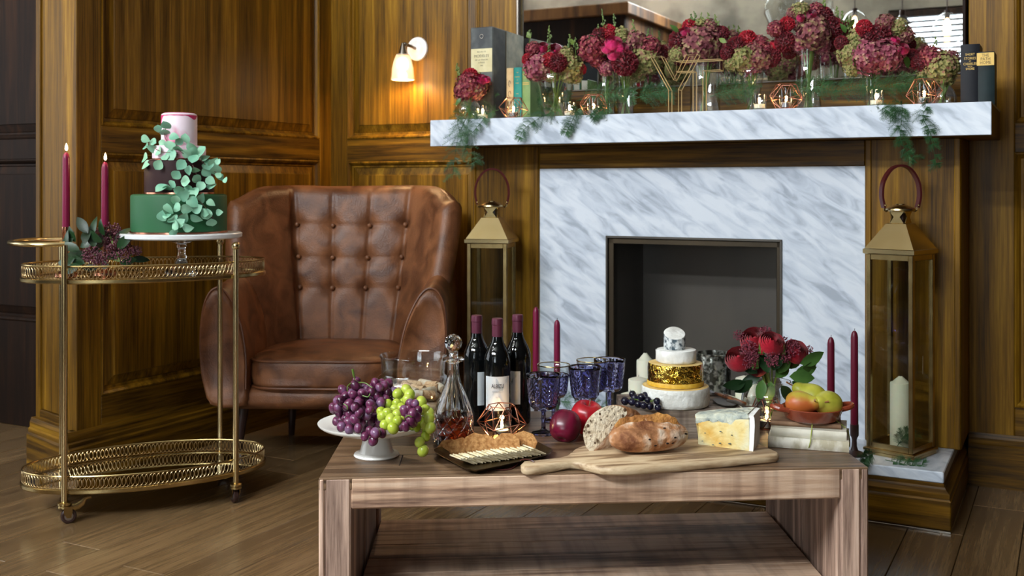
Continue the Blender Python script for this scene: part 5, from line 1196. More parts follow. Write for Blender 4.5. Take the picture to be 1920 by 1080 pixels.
mat('pear_skin', C(140, 140, 36), rough=.38, col2=C(190, 184, 70), nscale=16, ndet=5, rand=True); mat('pear_blush', C(178, 92, 42), rough=.38, col2=C(176, 164, 56), nscale=11, ndet=5, ramp=(.47, .62), rand=True)
def pear(p, rot, m, label, s=1.0):
    t = thing('pear', label, 'pear', p, rot=rot, group='pears in the dish')
    pr = [(0, -.034), (.008, -.0355), (.018, -.034), (.029, -.026), (.0345, -.010), (.033, .006), (.026, .022), (.019, .034), (.0155, .044), (.010, .052), (.004, .0545), (0, .054)]
    pr = [(q.x, q.z) for q in cat([Vector((a, 0, b_)) for a, b_ in pr], 3)]; pr[0] = (0, pr[0][1]); pr[-1] = (0, pr[-1][1])
    MB().lathe([(max(0, a) * s, b_ * s) for a, b_ in pr], 28, flute=lambda a, j: .03 * math.sin(2 * a + j * .15)).build('flesh', MATS[m], t, world=False, ang=80)
    MB().tube(((0, 0, .053 * s), (.003, 0, .062 * s), (.009, .002, .072 * s)), [.0016, .0016, .0024], 6).build('stalk', MATS['rosewood'], t, world=False)
    MB().ball((0, 0, -.0345 * s), (.005, .005, .002), 8, 5).build('calyx', MATS['rosewood'], t, world=False)
Yd = dc.y
pear(P(1501, 757, Yd - .004) , (R(80), R(8), R(52)), 'pear_blush', 'rosy yellow pear lying at the rose vase end of the dish')
pear(P(1551, 757, Yd - .002), (R(76), R(-6), R(-48)), 'pear_skin', 'yellow green pear lying towards the outer dish handle')
pear(P(1522, 743, Yd + .036), (R(64), R(0), R(-118)), 'pear_skin', 'yellow pear at the back of the dish with stalk up')
# ------------------------------------------------------------------ flowers: shared blooms
def hydrangea_mesh(seed, n=120):
    rn = random.Random(seed); mb = MB()
    for k in range(n):
        z = 1 - 2 * (k + .5) / n; a = k * 2.39996; rr = math.sqrt(1 - z * z)
        d = Vector((rr * math.cos(a), rr * math.sin(a), z)); 
        if d.z < -.72: continue
        c = d * rn.uniform(.84, 1.04); t1 = d.cross(Vector((0, 0, 1)))
        if t1.length < .1: t1 = Vector((1, 0, 0))
        t1.normalize(); t2 = d.cross(t1); r0 = rn.uniform(0, PI); s_ = rn.uniform(.17, .24); tip = d * rn.uniform(.0, .08)
        nrm = (d + Vector((rn.uniform(-.4, .4), rn.uniform(-.4, .4), rn.uniform(-.4, .4)))).normalized(); t1 = nrm.orthogonal().normalized(); t2 = nrm.cross(t1)
        for j in range(4):
            a1 = r0 + j * PI / 2; u1 = t1 * math.cos(a1) + t2 * math.sin(a1); u2 = t2 * math.cos(a1) - t1 * math.sin(a1)
            tz = rn.uniform(-.03, .07); mb.add([c, c + u1 * s_ * .5 + u2 * s_ * .46 + nrm * .03, c + u1 * s_ * .95 + u2 * s_ * .26 + nrm * (.02 + tz), c + u1 * s_ * .95 - u2 * s_ * .26 + nrm * (.02 + tz), c + u1 * s_ * .5 - u2 * s_ * .46 + nrm * .03], [(0, 1, 2), (0, 2, 3), (0, 3, 4)])
    mb.ball((0, 0, -.05), .80, 12, 8)
    return mb
HY_ = [hydrangea_mesh(k).mesh('hydrangea_head', MATS['hydrangea_mauve'], ang=20) for k in range(3)]
def rose_mesh(seed, layers=6):
    rn = random.Random(seed); mb = MB()
    mb.ball((0, 0, .12), (.20, .20, .42), 10, 8)
    for l in range(layers):
        n = 4 + l // 2 * 1; r = .30 + .62 * l / (layers - 1); h = .74 - .055 * l; op = .25 + .75 * (l / (layers - 1)) ** 1.3
        for k in range(n):
            a0 = 2 * PI * (k + .5 * (l % 2)) / n + rn.uniform(-.15, .15); wdt = 2 * PI / n * .72
            g = []
            for j in range(5):
                t = j / 4
                for i in range(-3, 4):
                    a = a0 + wdt * i / 3 * (.45 + .55 * math.sin(PI * (.25 + t * .5)))
                    rr = r * (.30 + .70 * math.sin(PI * (.06 + t * (.80 - .16 * op)))) * (1 + .05 * (rn.random() - .5)) + .05 * op * max(0, t - .8) * 5
                    z = -.55 + (h + .55) * t - .10 * (abs(i) / 3) ** 2 * t + .012 * math.sin(i * 1.2 + l) * t
                    g.append(Vector((rr * math.cos(a), rr * math.sin(a), z)))
            mb.add(g, [(j * 7 + i, j * 7 + i + 1, j * 7 + i + 8, j * 7 + i + 7) for j in range(4) for i in range(6)])
    return mb
RO_ = [rose_mesh(k).mesh('rose', MATS['rose_red'], ang=60) for k in range(2)]
def ruffle_mesh(seed):      # dense frilled head
    rn = random.Random(seed); mb = MB(); mb.ball((0, 0, 0), .72, 12, 8)
    for k in range(90):
        z = 1 - 1.75 * (k + .5) / 90; a = k * 2.39996; rr = math.sqrt(max(0, 1 - z * z)); d = Vector((rr * math.cos(a), rr * math.sin(a), z))
        t1 = (d.orthogonal().normalized()); t1 = Matrix.Rotation(rn.uniform(0, 6), 3, d) @ t1; t2 = d.cross(t1); pts = []
        for i in range(6):
            x = (i / 5 - .5) * .52; wv = .06 * math.sin(i * 2.4 + k)
            pts += [d * .62 + t1 * x * .6 + t2 * wv * .4, d * (.98 + .05 * math.sin(i * 1.9 + k)) + t1 * x + t2 * wv * 1.6]
        mb.add(pts, [(2 * i, 2 * i + 1, 2 * i + 3, 2 * i + 2) for i in range(5)])
    return mb
RU_ = [ruffle_mesh(k).mesh('ruffled_bloom', MATS['rose_dark'], ang=50) for k in range(2)]
lf_s = leafmesh(.05, .013, .3, 'leaf', MATS['leaf_lime'], .9); lf_w = leafmesh(.075, .019, .25, 'leaf', MATS['leaf_green'], .9); lf_wd = leafmesh(.070, .019, .35, 'leaf', MATS['leaf_dark'], .9)
def bloom(par, me, name, p, r, m, rn, face=None):
    d = Vector(face or (rn.uniform(-.5, .5), -.9, rn.uniform(.1, .8))).normalized(); q = d.to_track_quat('Z', 'Y')
    Mx = q.to_matrix().to_4x4() @ Matrix.Rotation(rn.uniform(0, 6), 4, 'Z')
    return inst(me, name, par, loc_of(par, p), (MW[par.name].inverted().to_3x3().to_4x4() @ Mx).to_euler(), r, MATS[m])
# ------------------------------------------------------------------ rose bowl at the end of the table
vx, vy = (1446 - CX) / FPX * 2.99, 2.99
rv = thing('rose_vase', 'round glass bowl of red roses, plum berries and green leaves', 'flowers', (vx, vy, TZ))
MB().lathe(((0, 0), (.04, 0), (.06, .006), (.076, .028), (.0835, .058), (.080, .085), (.066, .108), (.055, .117), (.054, .120), (.052, .119), (.063, .107), (.077, .084), (.0805, .058), (.073, .030), (.057, .010), (0, .006)), 48).build('glass_bowl', MATS['crystal'], rv, world=False, ang=60)
MB().lathe(((0, .007), (.057, .0105), (.073, .031), (.0795, .056), (.0795, .062), (0, .062)), 40).build('water', MATS['glass_clear'], rv, world=False, ang=60)
rn = random.Random(31)
for px, py, r, dY, m in ((1416, 642, .046, .0, 'rose_red'), (1386, 676, .042, -.02, 'rose_red'), (1446, 647, .040, -.04, 'rose_red'), (1490, 662, .040, -.01, 'rose_red'), (1428, 636, .036, .05, 'rose_dark'), (1462, 680, .034, .02, 'rose_dark'), (1420, 690, .034, .0, 'rose_dark')):
    bloom(rv, rn.choice(RO_), 'rose', P(px, py, vy + dY), r, m, rn, (rn.uniform(-.4, .4) + (px - 1440) * .008, -.7, .7))
for px, py, m in ((1429, 655, 'rose_red'), (1466, 657, 'rose_dark'), (1416, 683, 'rose_dark')):
    Yb = vy - .05; c = P(px, py, Yb)
    MB().lathe(((0, -.016), (.007, -.014), (.011, -.004), (.009, .010), (.004, .020), (0, .022)), 12, c=c).build('rose_bud', MATS[m], rv)
    sp_ = MB()
    for k in range(5):
        a = 2 * PI * k / 5; sp_.add([c + Vector((.0115 * math.cos(a - .5), .0115 * math.sin(a - .5), -.010)), c + Vector((.0115 * math.cos(a + .5), .0115 * math.sin(a + .5), -.010)), c + Vector((.011 * math.cos(a), .011 * math.sin(a), .020)), c + Vector((0, 0, -.018))], [(0, 1, 2), (0, 1, 3)])
    sp_.build('sepals', MATS['leaf_green'], rv)
for i, (px, py, r, dY) in enumerate(((1385, 629, .016, 0), (1404, 652, .026, -.05), (1436, 622, .018, 0), (1448, 674, .024, -.07), (1405, 680, .02, -.06), (1484, 655, .028, -.03), (1514, 658, .018, .02), (1469, 640, .016, .02), (1412, 668, .018, -.06), (1473, 668, .02, -.05), (1432, 724, .012, -.05))):
    berry_head('berry_cluster', rv, P(px, py, vy + dY), r, 60 + i, 100)
for px, py, a, tlt, yaw, s, me in ((1472, 690, -1.0, -.3, .2, 1.0, lf_w), (1500, 682, -1.2, .2, .0, 1.0, lf_w), (1455, 708, -.9, -.5, .3, 1.0, lf_w), (1490, 700, -1.35, .0, .0, .9, lf_w), (1485, 715, -2.1, .0, .0, 1.05, lf_wd), (1505, 690, -1.5, .3, .4, .8, lf_w), (1398, 716, 1.9, .2, 0, .9, lf_wd), (1420, 700, .9, -.3, 0, .9, lf_wd), (1410, 712, 2.4, .2, 0, .9, lf_wd), (1440, 700, .2, -.4, 0, .9, lf_wd), (1430, 712, 2.9, -.4, 0, .8, lf_w), (1460, 700, -.6, -.2, .2, 1.0, lf_w), (1480, 706, -1.6, -.3, 0, 1.0, lf_w), (1445, 715, 3.0, -.2, 0, .8, lf_w), (1425, 706, 1.9, -.3, 0, .8, lf_wd), (1465, 722, -2.6, -.2, 0, .8, lf_wd), (1450, 695, -.3, .1, 0, 1, lf_wd)):
    put_leaf(me, rv, P(px, py, vy - .06 + rn.uniform(0, .05)), a, tlt, yaw, s)
for k in range(11):
    a = rn.uniform(0, 6.28); MB().tube(cat([Vector((vx + .035 * math.cos(a + 2.6), vy + .03 * math.sin(a + 2.6), TZ + .012)), Vector((vx + .008 * math.cos(a), vy + .008 * math.sin(a), TZ + .085)), Vector((vx + .035 * math.cos(a), vy + .03 * math.sin(a), TZ + .17))], 5), .0022, 6).build('stem', MATS['stem_green'], rv)
# ------------------------------------------------------------------ on the hearth: tapers, pillars, mercury glass
for px, ptop, d, nm, m in ((1005, 573, .10, 'tall plum taper standing next to the bottle necks', 'wax_plum'), (1044.5, 597, .115, 'shorter plum taper standing behind the goblet rims', 'wax_plum'), (1558, 629, .13, 'dark plum taper standing behind the pears', 'wax_plum_dark'), (1602, 617, .115, 'dark plum taper beside the lantern by the dark wall', 'wax_plum_dark')):
    q = FD(px, d); zt = ZP(ptop, q.y); candlestick((q.x, q.y, HZT), .10, 'candlestick under the ' + nm, 'leg_dark')
    taper((q.x, q.y, HZT + .081), zt - HZT - .081 - .004, .0125, False, nm, m, 'unlit tapers on the hearth')
for px, ptop, d, r, nm in ((1210, 672, .30, .033, 'tall pointed white pillar candle inside the firebox opening'), (1197, 708, .20, .037, 'flat topped white pillar candle in front of the pointed one'), (1182, 736, .14, .036, 'low white pillar candle nearest the goblets'), (1362, 742, .16, .036, 'low white pillar candle behind the cheese server'), (1397, 706, .22, .034, 'white pillar candle behind the rose bowl')):
    q = FD(px, d); pillar((q.x, q.y, HZT), r, ZP(ptop, q.y) - HZT, nm, peak=.02 if 'pointed white' in nm else .003)
q = FD(1338, .31); mh = ZP(661, q.y) - HZT
mgt = thing('mercury_glass_holder', 'mottled silver glass candle holder in the firebox opening', 'candle holder', (q.x, q.y, HZT))
MB().lathe(((0, 0), (.058, 0), (.062, .004), (.062, mh - .01), (.060, mh - .004), (.062, mh), (.059, mh), (.057, mh - .02), (.056, .01), (0, .008)), 40).build('glass', MATS['mercury_glass'], mgt, world=False, ang=50)
# ------------------------------------------------------------------ mantelpiece
MZ = MZ1
def onm(px, d):
    q = FD(px, d); return Vector((q.x, q.y, MZ))
def glass_vase(t, prof, m='glass_clear'):
    n = len(prof); inner = [(max(r - .0025, 0), z + .003) for r, z in prof[::-1] if r > 0]
    MB().lathe([(0, prof[0][1])] + prof + inner + [(0, prof[0][1] + .004)], 36).build('glass', MATS[m], t, world=False, ang=60)
def arrangement(label, px, d, kind, vases, blooms, sprigs, leaves, seed):
    base = onm(px, d); t = thing('flower_arrangement', label, 'flowers', base, group='flower arrangements on the mantelpiece'); rn = random.Random(seed); Y0 = base.y
    for vp, vt, wd, k in vases:
        q = onm(vp, d); o = q - base; h = ZP(vt, q.y) - MZ; w_ = wd / FPX * q.y / 2
        vs_ = thing_part(t, 'vase')
        if k == 'cyl': pr = [(w_ * .92, 0), (w_, .006), (w_, h)]
        elif k == 'taper': pr = [(w_ * .55, 0), (w_ * .6, .006), (w_ * .8, h * .6), (w_, h)]
        elif k == 'foot': pr = [(w_ * .62, 0), (w_ * .62, .005), (w_ * .34, h * .14), (w_ * .40, h * .30), (w_ * .58, h * .40), (w_ * .86, h * .8), (w_, h)]
        else: pr = [(w_ * .7, 0), (w_ * .95, h * .16), (w_, h * .36), (w_ * .82, h * .66), (w_ * .45, h * .92), (w_ * .42, h)]
        inner = [(max(r - .0025, 0), z + .003) for r, z in pr[::-1]]
        MB().lathe([(0, 0)] + pr + inner + [(0, .005)], 32, c=(o.x, o.y, 0)).build('glass', MATS['glass_clear'], vs_, world=False, ang=60)
        wr_ = [(r - .0027, z + .004) for r, z in pr if z < h * .62]
        for i in range(8):
            a = rn.uniform(0, 6.28); r0 = w_ * .4; r1 = w_ * .55
            MB().tube(cat([Vector((o.x + r0 * math.cos(a + 2.4), o.y + r0 * math.sin(a + 2.4), .008)), Vector((o.x + r1 * .3 * math.cos(a), o.y + r1 * .3 * math.sin(a), h * .6)), Vector((o.x + r1 * math.cos(a), o.y + r1 * math.sin(a), h * 1.12))], 4), .0022, 5).build('stem', MATS['stem_green'], vs_, world=False)
    for kx, ky, r, k, m, *dy in blooms:
        dd = dy[0] if dy else 0.0; p = P(kx, ky, Y0 + dd); rr = r / FPX * Y0
        me, nm = (rn.choice(HY_), 'hydrangea_head') if k == 'h' else (rn.choice(RO_), 'rose') if k == 'r' else (rn.choice(RU_), 'ruffled_bloom')
        bloom(t, me, nm, p, rr * (1.0 if k != 'r' else 1.1), m, rn)
    cx0 = sum(b[0] for b in blooms) / len(blooms); cy0 = sum(b[1] for b in blooms) / len(blooms)
    for kx, ky, l in sprigs:
        p0 = P(kx, ky, Y0 - .01); sp_ = MB(); top = p0 + Vector((rn.uniform(-.01, .01), 0, l))
        sp_.tube((p0 - Vector((0, 0, .05)), top), .0012, 4)
        for i in range(16):
            t_ = i / 15; c = p0.lerp(top, t_) + Vector((rn.uniform(-1, 1) * .010 * (1.15 - t_), rn.uniform(-1, 1) * .010 * (1.15 - t_), rn.uniform(-.003, .003))); s_ = .0038 * (1.2 - .6 * t_)
            sp_.ball(c, (s_, s_, s_ * 1.2), 5, 4)
        sp_.build('green_spike', MATS['leaf_lime'], t)
    for kx, ky, a, s_ in leaves: put_leaf(lf_s if rn.random() < .45 else lf_g, t, P(kx, ky, Y0 - .02), a, rn.uniform(-.5, .5), rn.uniform(-.6, .6), s_)
    # backs of the bunch, seen in the mirror
    for i in range(5): 
        kx, ky, r, k, m = blooms[i % len(blooms)][:5]
        bloom(t, rn.choice(HY_), 'hydrangea_head', P(cx0 + rn.uniform(-.6, .6) * (max(b[0] for b in blooms) - cx0), cy0 + rn.uniform(-6, 14), Y0 + .06), r / FPX * Y0 * .8 if k == 'h' else .04, rn.choice(('hydrangea_mauve', 'hydrangea_green')), rn, (rn.uniform(-.5, .5), .8, .2))
    return t
def thing_part(par, name):
    o = D.objects.new(name, None); COL.objects.link(o); o.parent = par; MW[o.name] = MW[par.name]; return o
arrangement('small bulb vase of burgundy hydrangea at the books end of the mantel', 880, .205, '', ((878, 180, 54, 'bulb'),),
    ((880, 163, 26, 'h', 'hydrangea_burgundy'), (868, 172, 18, 'h', 'hydrangea_burgundy'), (893, 170, 18, 'h', 'hydrangea_mauve'), (882, 143, 16, 'u', 'rose_red'), (900, 151, 13, 'r', 'rose_magenta'), (912, 150, 8, 'r', 'rose_magenta')), ((858, 142, .05), (864, 150, .05)), ((865, 184, 2.4, .6),), 1)
arrangement('pink and lime bouquet in tapering glass standing in front of the green book', 1042, .27, '', ((1042, 142, 76, 'taper'),),
    ((1010, 126, 28, 'h', 'hydrangea_pink'), (1066, 128, 27, 'h', 'hydrangea_green'), (1046, 118, 18, 'u', 'rose_dark', -.05), (991, 112, 13, 'u', 'rose_red'), (1088, 130, 12, 'u', 'rose_red'), (1042, 97, 15, 'r', 'rose_magenta'), (1018, 90, 11, 'r', 'rose_magenta'), (1030, 112, 14, 'u', 'rose_red', -.04), (1000, 92, 14, 'h', 'hydrangea_burgundy'), (1060, 105, 18, 'h', 'hydrangea_green'), (1035, 140, 16, 'h', 'hydrangea_green'), (1078, 145, 14, 'h', 'hydrangea_green')), ((1026, 105, .04), (1032, 78, .06), (1070, 88, .05), (1080, 90, .04), (992, 70, .03)), ((1075, 85, .3, .7), (995, 72, .5, .6)), 2)
arrangement('wide bouquet with magenta roses and dark red bloom beside the wire letters', 1165, .40, '', ((1137, 130, 34, 'cyl'), (1173, 132, 48, 'taper')),
    ((1110, 92, 27, 'h', 'hydrangea_burgundy'), (1205, 112, 28, 'h', 'hydrangea_green'), (1172, 118, 25, 'u', 'rose_dark', -.06), (1150, 84, 17, 'r', 'rose_magenta', -.05), (1140, 92, 13, 'r', 'rose_magenta', -.05), (1166, 94, 13, 'r', 'rose_magenta', -.06), (1152, 104, 13, 'r', 'rose_magenta', -.07), (1123, 64, 13, 'u', 'rose_dark'), (1142, 60, 15, 'u', 'rose_red'), (1165, 66, 16, 'h', 'hydrangea_green'), (1190, 80, 22, 'h', 'hydrangea_mauve'), (1216, 90, 22, 'h', 'hydrangea_burgundy'), (1136, 128, 15, 'h', 'hydrangea_pink'), (1120, 112, 16, 'h', 'hydrangea_burgundy'), (1240, 98, 15, 'u', 'rose_dark', .05), (1195, 138, 16, 'h', 'hydrangea_green')), ((1133, 52, .07), (1155, 50, .05), (1206, 98, .06), (1130, 116, .05), (1188, 66, .06), (1120, 70, .05), (1212, 78, .05), (1168, 84, .04)), ((1118, 78, .9, .7), (1125, 108, -.6, .7), (1172, 80, -.7, .7)), 3)
arrangement('mauve hydrangea bouquet in cylinder glass behind the wire letters', 1316, .46, '', ((1322, 118, 56, 'cyl'),),
    ((1312, 86, 36, 'h', 'hydrangea_mauve', -.02), (1275, 76, 22, 'u', 'rose_dark'), (1352, 64, 16, 'u', 'rose_dark'), (1293, 49, 14, 'u', 'rose_red'), (1285, 60, 10, 'r', 'rose_magenta', -.03), (1330, 55, 18, 'h', 'hydrangea_mauve'), (1270, 100, 16, 'h', 'hydrangea_green'), (1350, 88, 16, 'h', 'hydrangea_burgundy'), (1330, 105, 20, 'h', 'hydrangea_mauve'), (1312, 50, 15, 'h', 'hydrangea_green')), ((1306, 46, .05), (1318, 46, .045), (1330, 48, .05), (1345, 48, .04), (1296, 42, .03)), ((1272, 62, .8, .7),), 4)
arrangement('low rounded bouquet in footed glass beside the wire letter T', 1410, .36, '', ((1410, 132, 50, 'foot'),),
    ((1392, 112, 26, 'h', 'hydrangea_green'), (1420, 112, 26, 'h', 'hydrangea_mauve'), (1380, 86, 18, 'u', 'rose_dark'), (1402, 74, 18, 'u', 'rose_red'), (1446, 108, 19, 'u', 'rose_dark'), (1452, 86, 11, 'r', 'rose_red'), (1424, 82, 16, 'h', 'hydrangea_burgundy'), (1364, 100, 14, 'u', 'rose_dark'), (1372, 120, 14, 'h', 'hydrangea_green'), (1405, 126, 18, 'h', 'hydrangea_pink'), (1436, 92, 14, 'h', 'hydrangea_burgundy'), (1410, 92, 18, 'h', 'hydrangea_mauve')), (), ((1362, 80, 1.0, .7),), 5)
arrangement('tallest bouquet of mauve hydrangea and dark red blooms in a tall cylinder', 1516, .40, '', ((1516, 92, 46, 'cyl'),),
    ((1524, 62, 32, 'h', 'hydrangea_mauve', -.03), (1472, 78, 20, 'u', 'rose_dark'), (1560, 52, 22, 'u', 'rose_dark'), (1544, 30, 18, 'u', 'rose_dark'), (1476, 45, 15, 'u', 'rose_red'), (1501, 34, 8, 'r', 'rose_magenta', -.04), (1522, 28, 10, 'r', 'rose_magenta', -.04), (1455, 55, 16, 'h', 'hydrangea_burgundy'), (1500, 82, 18, 'h', 'hydrangea_pink'), (1540, 84, 18, 'h', 'hydrangea_pink'), (1500, 22, 18, 'h', 'hydrangea_green'), (1486, 26, 12, 'h', 'hydrangea_mauve'), (1480, 98, 14, 'u', 'rose_dark', .06), (1562, 80, 18, 'u', 'rose_dark', .06), (1530, 18, 14, 'h', 'hydrangea_burgundy'), (1585, 62, 12, 'u', 'rose_dark', .05), (1510, 48, 20, 'h', 'hydrangea_mauve')), ((1542, 14, .03), (1580, 46, .05), (1590, 56, .05), (1572, 35, .04)), ((1590, 50, -.8, .8),), 6)
arrangement('wide pink hydrangea bouquet with magenta buds in tapering glass', 1634, .34, '', ((1634, 134, 36, 'taper'),),
    ((1628, 108, 32, 'h', 'hydrangea_pink', -.03), (1662, 104, 30, 'h', 'hydrangea_pink', -.03), (1592, 104, 22, 'h', 'hydrangea_green'), (1650, 64, 22, 'u', 'rose_dark'), (1628, 72, 18, 'u', 'rose_dark'), (1620, 52, 16, 'u', 'rose_red'), (1692, 93, 12, 'r', 'rose_magenta', -.05), (1678, 77, 9, 'r', 'rose_magenta', -.05), (1660, 44, 18, 'h', 'hydrangea_mauve'), (1684, 52, 18, 'h', 'hydrangea_green'), (1578, 80, 14, 'u', 'rose_dark'), (1698, 66, 16, 'h', 'hydrangea_mauve'), (1598, 128, 16, 'h', 'hydrangea_green'), (1704, 84, 14, 'u', 'rose_dark', .05), (1605, 86, 16, 'h', 'hydrangea_green'), (1645, 84, 16, 'h', 'hydrangea_mauve')), ((1602, 90, .04), (1585, 96, .04)), ((1695, 104, -2.6, .8), (1586, 62, .6, .6)), 7)
arrangement('shaded brown green hydrangea in bulb glass next to the dark books', 1764, .36, '', ((1768, 155, 50, 'bulb'),),
    ((1766, 126, 30, 'h', 'hydrangea_green'), (1750, 110, 20, 'h', 'hydrangea_burgundy'), (1782, 112, 18, 'h', 'hydrangea_mauve'), (1728, 118, 20, 'u', 'rose_dark', .05), (1742, 100, 15, 'h', 'hydrangea_burgundy'), (1708, 108, 18, 'u', 'rose_dark', .1), (1775, 145, 16, 'h', 'hydrangea_green')), ((1754, 103, .06),), (), 8)
# books on the mantel
def mbook(px, d, wpx, ptop, depth, label, cov, rz=0.0, page='paper_old'):
    """upright book with its spine to the room"""
    base = onm(px, d); k = base.y / FPX; wd = wpx * k / math.cos(TH) * .98; h = ZP(ptop, base.y) - MZ
    t = thing('book', label, 'book', base, -TH + rz, 'books on the mantelpiece')
    MB().loft([[Vector((x, -.004 * (1 - (2 * x / wd - 1) ** 2), z)) for x in [wd * i / 8 for i in range(9)]] + [Vector((wd, .004, z)), Vector((0, .004, z))] for z in (0, h)]).build('spine', MATS[cov], t, world=False, ang=40)
    MB().box((.0012, depth / 2, h / 2), (.0024, depth, h), .0006).build('cover', MATS[cov], t, world=False); MB().box((wd - .0012, depth / 2, h / 2), (.0024, depth, h), .0006).build('cover', MATS[cov], t, world=False)
    MB().box((wd / 2, depth / 2, h / 2), (wd - .006, depth - .01, h - .008)).build('pages', MATS[page], t, world=False, smooth=False)
    return t, wd, h
mat('cover_cream', C(176, 148, 104), rough=.7, col2=C(198, 172, 128), nscale=20); mat('cover_teal', C(12, 112, 108), rough=.6, col2=C(24, 130, 120), nscale=20); mat('cover_sage', C(96, 128, 74), rough=.6, col2=C(116, 146, 92), nscale=20)
mat('cover_navy', C(9, 11, 20), rough=.5, spec=.3); mat('cover_bottle', C(10, 22, 24), rough=.5, spec=.3, col2=C(22, 40, 42), nscale=12); mat('cover_dark', C(34, 26, 24), rough=.6)
mat('box_cloth', C(56, 58, 60), rough=.65, col2=C(96, 100, 96), nscale=13, ndet=7, ramp=(.42, .68)); mat('box_marbled_lit', C(136, 138, 126), rough=.6, col2=C(188, 186, 166), nscale=14, ndet=7, ramp=(.38, .62)); mat('box_edge', C(104, 90, 66), rough=.7)  # marbled paper, its colour raised to stand in for light on that side
mat('label_cream', C(196, 184, 140), rough=.7, col2=C(214, 204, 164), nscale=20)
MSP = lambda t, x, z: MW[t.name] @ Matrix.Translation((x, -.0045, z)) @ Matrix.Rotation(R(90), 4, 'X')
# box file: its narrow labelled side to the room
bx = onm(882, .285); kf = bx.y / FPX
bwd = 43 * kf / .92; bh = ZP(52, bx.y) - MZ; bdp = .312
bf = thing('box_file', 'large worn grey box file with cream paper label', 'box file', bx, -TH + R(4))
MB().box((bwd / 2, bdp / 2, bh / 2), (bwd, bdp, bh), .004).build('case', MATS['box_cloth'], bf, world=False)
MB().box((bwd + .0008, bdp * .70, bh * .735), (.0016, bdp * .58, bh * .52), .0005).build('marbled_side', MATS['box_marbled_lit'], bf, world=False)
MB().box((bwd + .001, bdp * .405, bh / 2), (.002, .005, bh), .0005).build('spine_edge', MATS['box_edge'], bf, world=False)
MB().box((bwd * .5, -.0008, bh * .645), (bwd * .93, .0016, bh * .25), .0003).build('paper_label', MATS['label_cream'], bf, world=False)
Mb_ = lambda z, x=.5: MW[bf.name] @ Matrix.Translation((bwd * x, -.0018, z)) @ Matrix.Rotation(R(90), 4, 'X')
for s_, sz, z in (('RECUEIL DE', .0075, .735), ('MODELES', .0155, .69), ('DE LA MAISON', .0085, .65), ('A PARIS', .0085, .62), ('1880', .007, .59)): text('label_print', s_, sz, MATS['ink'], bf, Mb_(bh * z), .0001)
MB().lathe(((.007, 0), (.009, 0), (.009, .002), (.007, .002)), 16, M=Matrix.Translation((bwd * .5, 0, bh * .90)) @ Matrix.Rotation(R(90), 4, 'X')).build('finger_ring', MATS['nickel'], bf, world=False)
t, wd, h = mbook(950, .30, 13, 128, .10, 'cream book with dark scroll ornament on the mantel', 'cover_cream')
q_ = MB()
for k in range(3): q_.tube([MSP(t, wd / 2 + .007 * math.cos(a) * (1 - .2 * k), h * (.30 + .2 * k) + .012 * math.sin(a)) @ Vector((0, 0, 0)) for a in [i * 2 * PI * .8 / 14 for i in range(15)]], .0008, 4)
q_.build('scroll_ornament', MATS['ink'], t)
t, wd, h = mbook(963.5, .30, 15, 127, .10, 'teal green book with gold lettering on the mantel', 'cover_teal')
for s_, sz, z in (('THE', .006, .90), ('GARDEN', .0065, .82), ('OF', .005, .76), ('ROSES', .0065, .70), ('LANE', .006, .50)): text('spine_print', s_, sz, MATS['gold_ink'], t, MSP(t, wd / 2, h * z), .0002, xs=.8)
t, wd, h = mbook(979.5, .30, 15, 126, .10, 'sage green book with gold bands on the mantel', 'cover_sage')
for z in (.93, .86, .70, .67): MB().box((wd / 2, -.0044, h * z), (wd * .8, .0012, .003)).build('gold_band', MATS['gold_ink'], t, world=False)
text('spine_print', 'POEMS', .008, MATS['gold_ink'], t, MSP(t, wd / 2, h * .79), .0002, xs=.8)
t, wd, h = mbook(1801, .30, 30, 84, .12, 'navy blue book with gold lines of lettering', 'cover_navy')
for s_, sz, z in (('SHORT', .0105, .83), ('STORIES', .0115, .765), ('OF', .006, .72), ('CHARLES', .0115, .675), ('DE LA', .006, .635), ('SHORE', .010, .595)): text('spine_print', s_, sz, MATS['gold_ink'], t, MSP(t, wd / 2, h * z), .0002, xs=.85)
t, wd, h = mbook(1831, .30, 28, 98, .11, 'dark bottle green book with gold title block', 'cover_bottle')
MB().box((wd / 2, -.0042, h * .86), (wd * .96, .0016, h * .24), .0003).build('title_block', MATS['gold_ink'], t, world=False)
for s_, z in (('THE', .93), ('PATH', .86), ('HOME', .79)): text('spine_print', s_, .014, MATS['ink'], t, MW[t.name] @ Matrix.Translation((wd / 2, -.0053, h * z)) @ Matrix.Rotation(R(90), 4, 'X'), .0002, xs=.85)
# wire letters
def wire_letter(name, label, px, d, poly, dep, rz):
    base = onm(px, d); t = thing(name, label, 'letter', base, -TH + rz, 'gold wire letters'); f = MB(); n = len(poly)
    for y in (-dep / 2, dep / 2): f.tube([Vector((x, y, z + .0016)) for x, z in poly], .0016, 5, closed=False); f.tube([Vector((poly[-1][0], y, poly[-1][1] + .0016)), Vector((poly[0][0], y, poly[0][1] + .0016))], .0016, 5)
    for x, z in poly: f.tube((Vector((x, -dep / 2, z + .0016)), Vector((x, dep / 2, z + .0016))), .0016, 5)
    f.build('wire_outline', MATS['gold_wire'], t, world=False)
hh = .205
wire_letter('wire_letter', 'gold wire letter Y standing on the mantelpiece', 1266, .22, [(-.018, 0), (.018, 0), (.018, .082), (.086, hh), (.046, hh), (0, .118), (-.046, hh), (-.086, hh), (-.018, .082)], .045, R(4))
wire_letter('wire_letter', 'gold wire letter T standing on the mantelpiece', 1312, .26, [(-.018, 0), (.018, 0), (.018, .150), (.080, .150), (.080, .188), (-.080, .188), (-.080, .150), (-.018, .150)], .045, R(2))
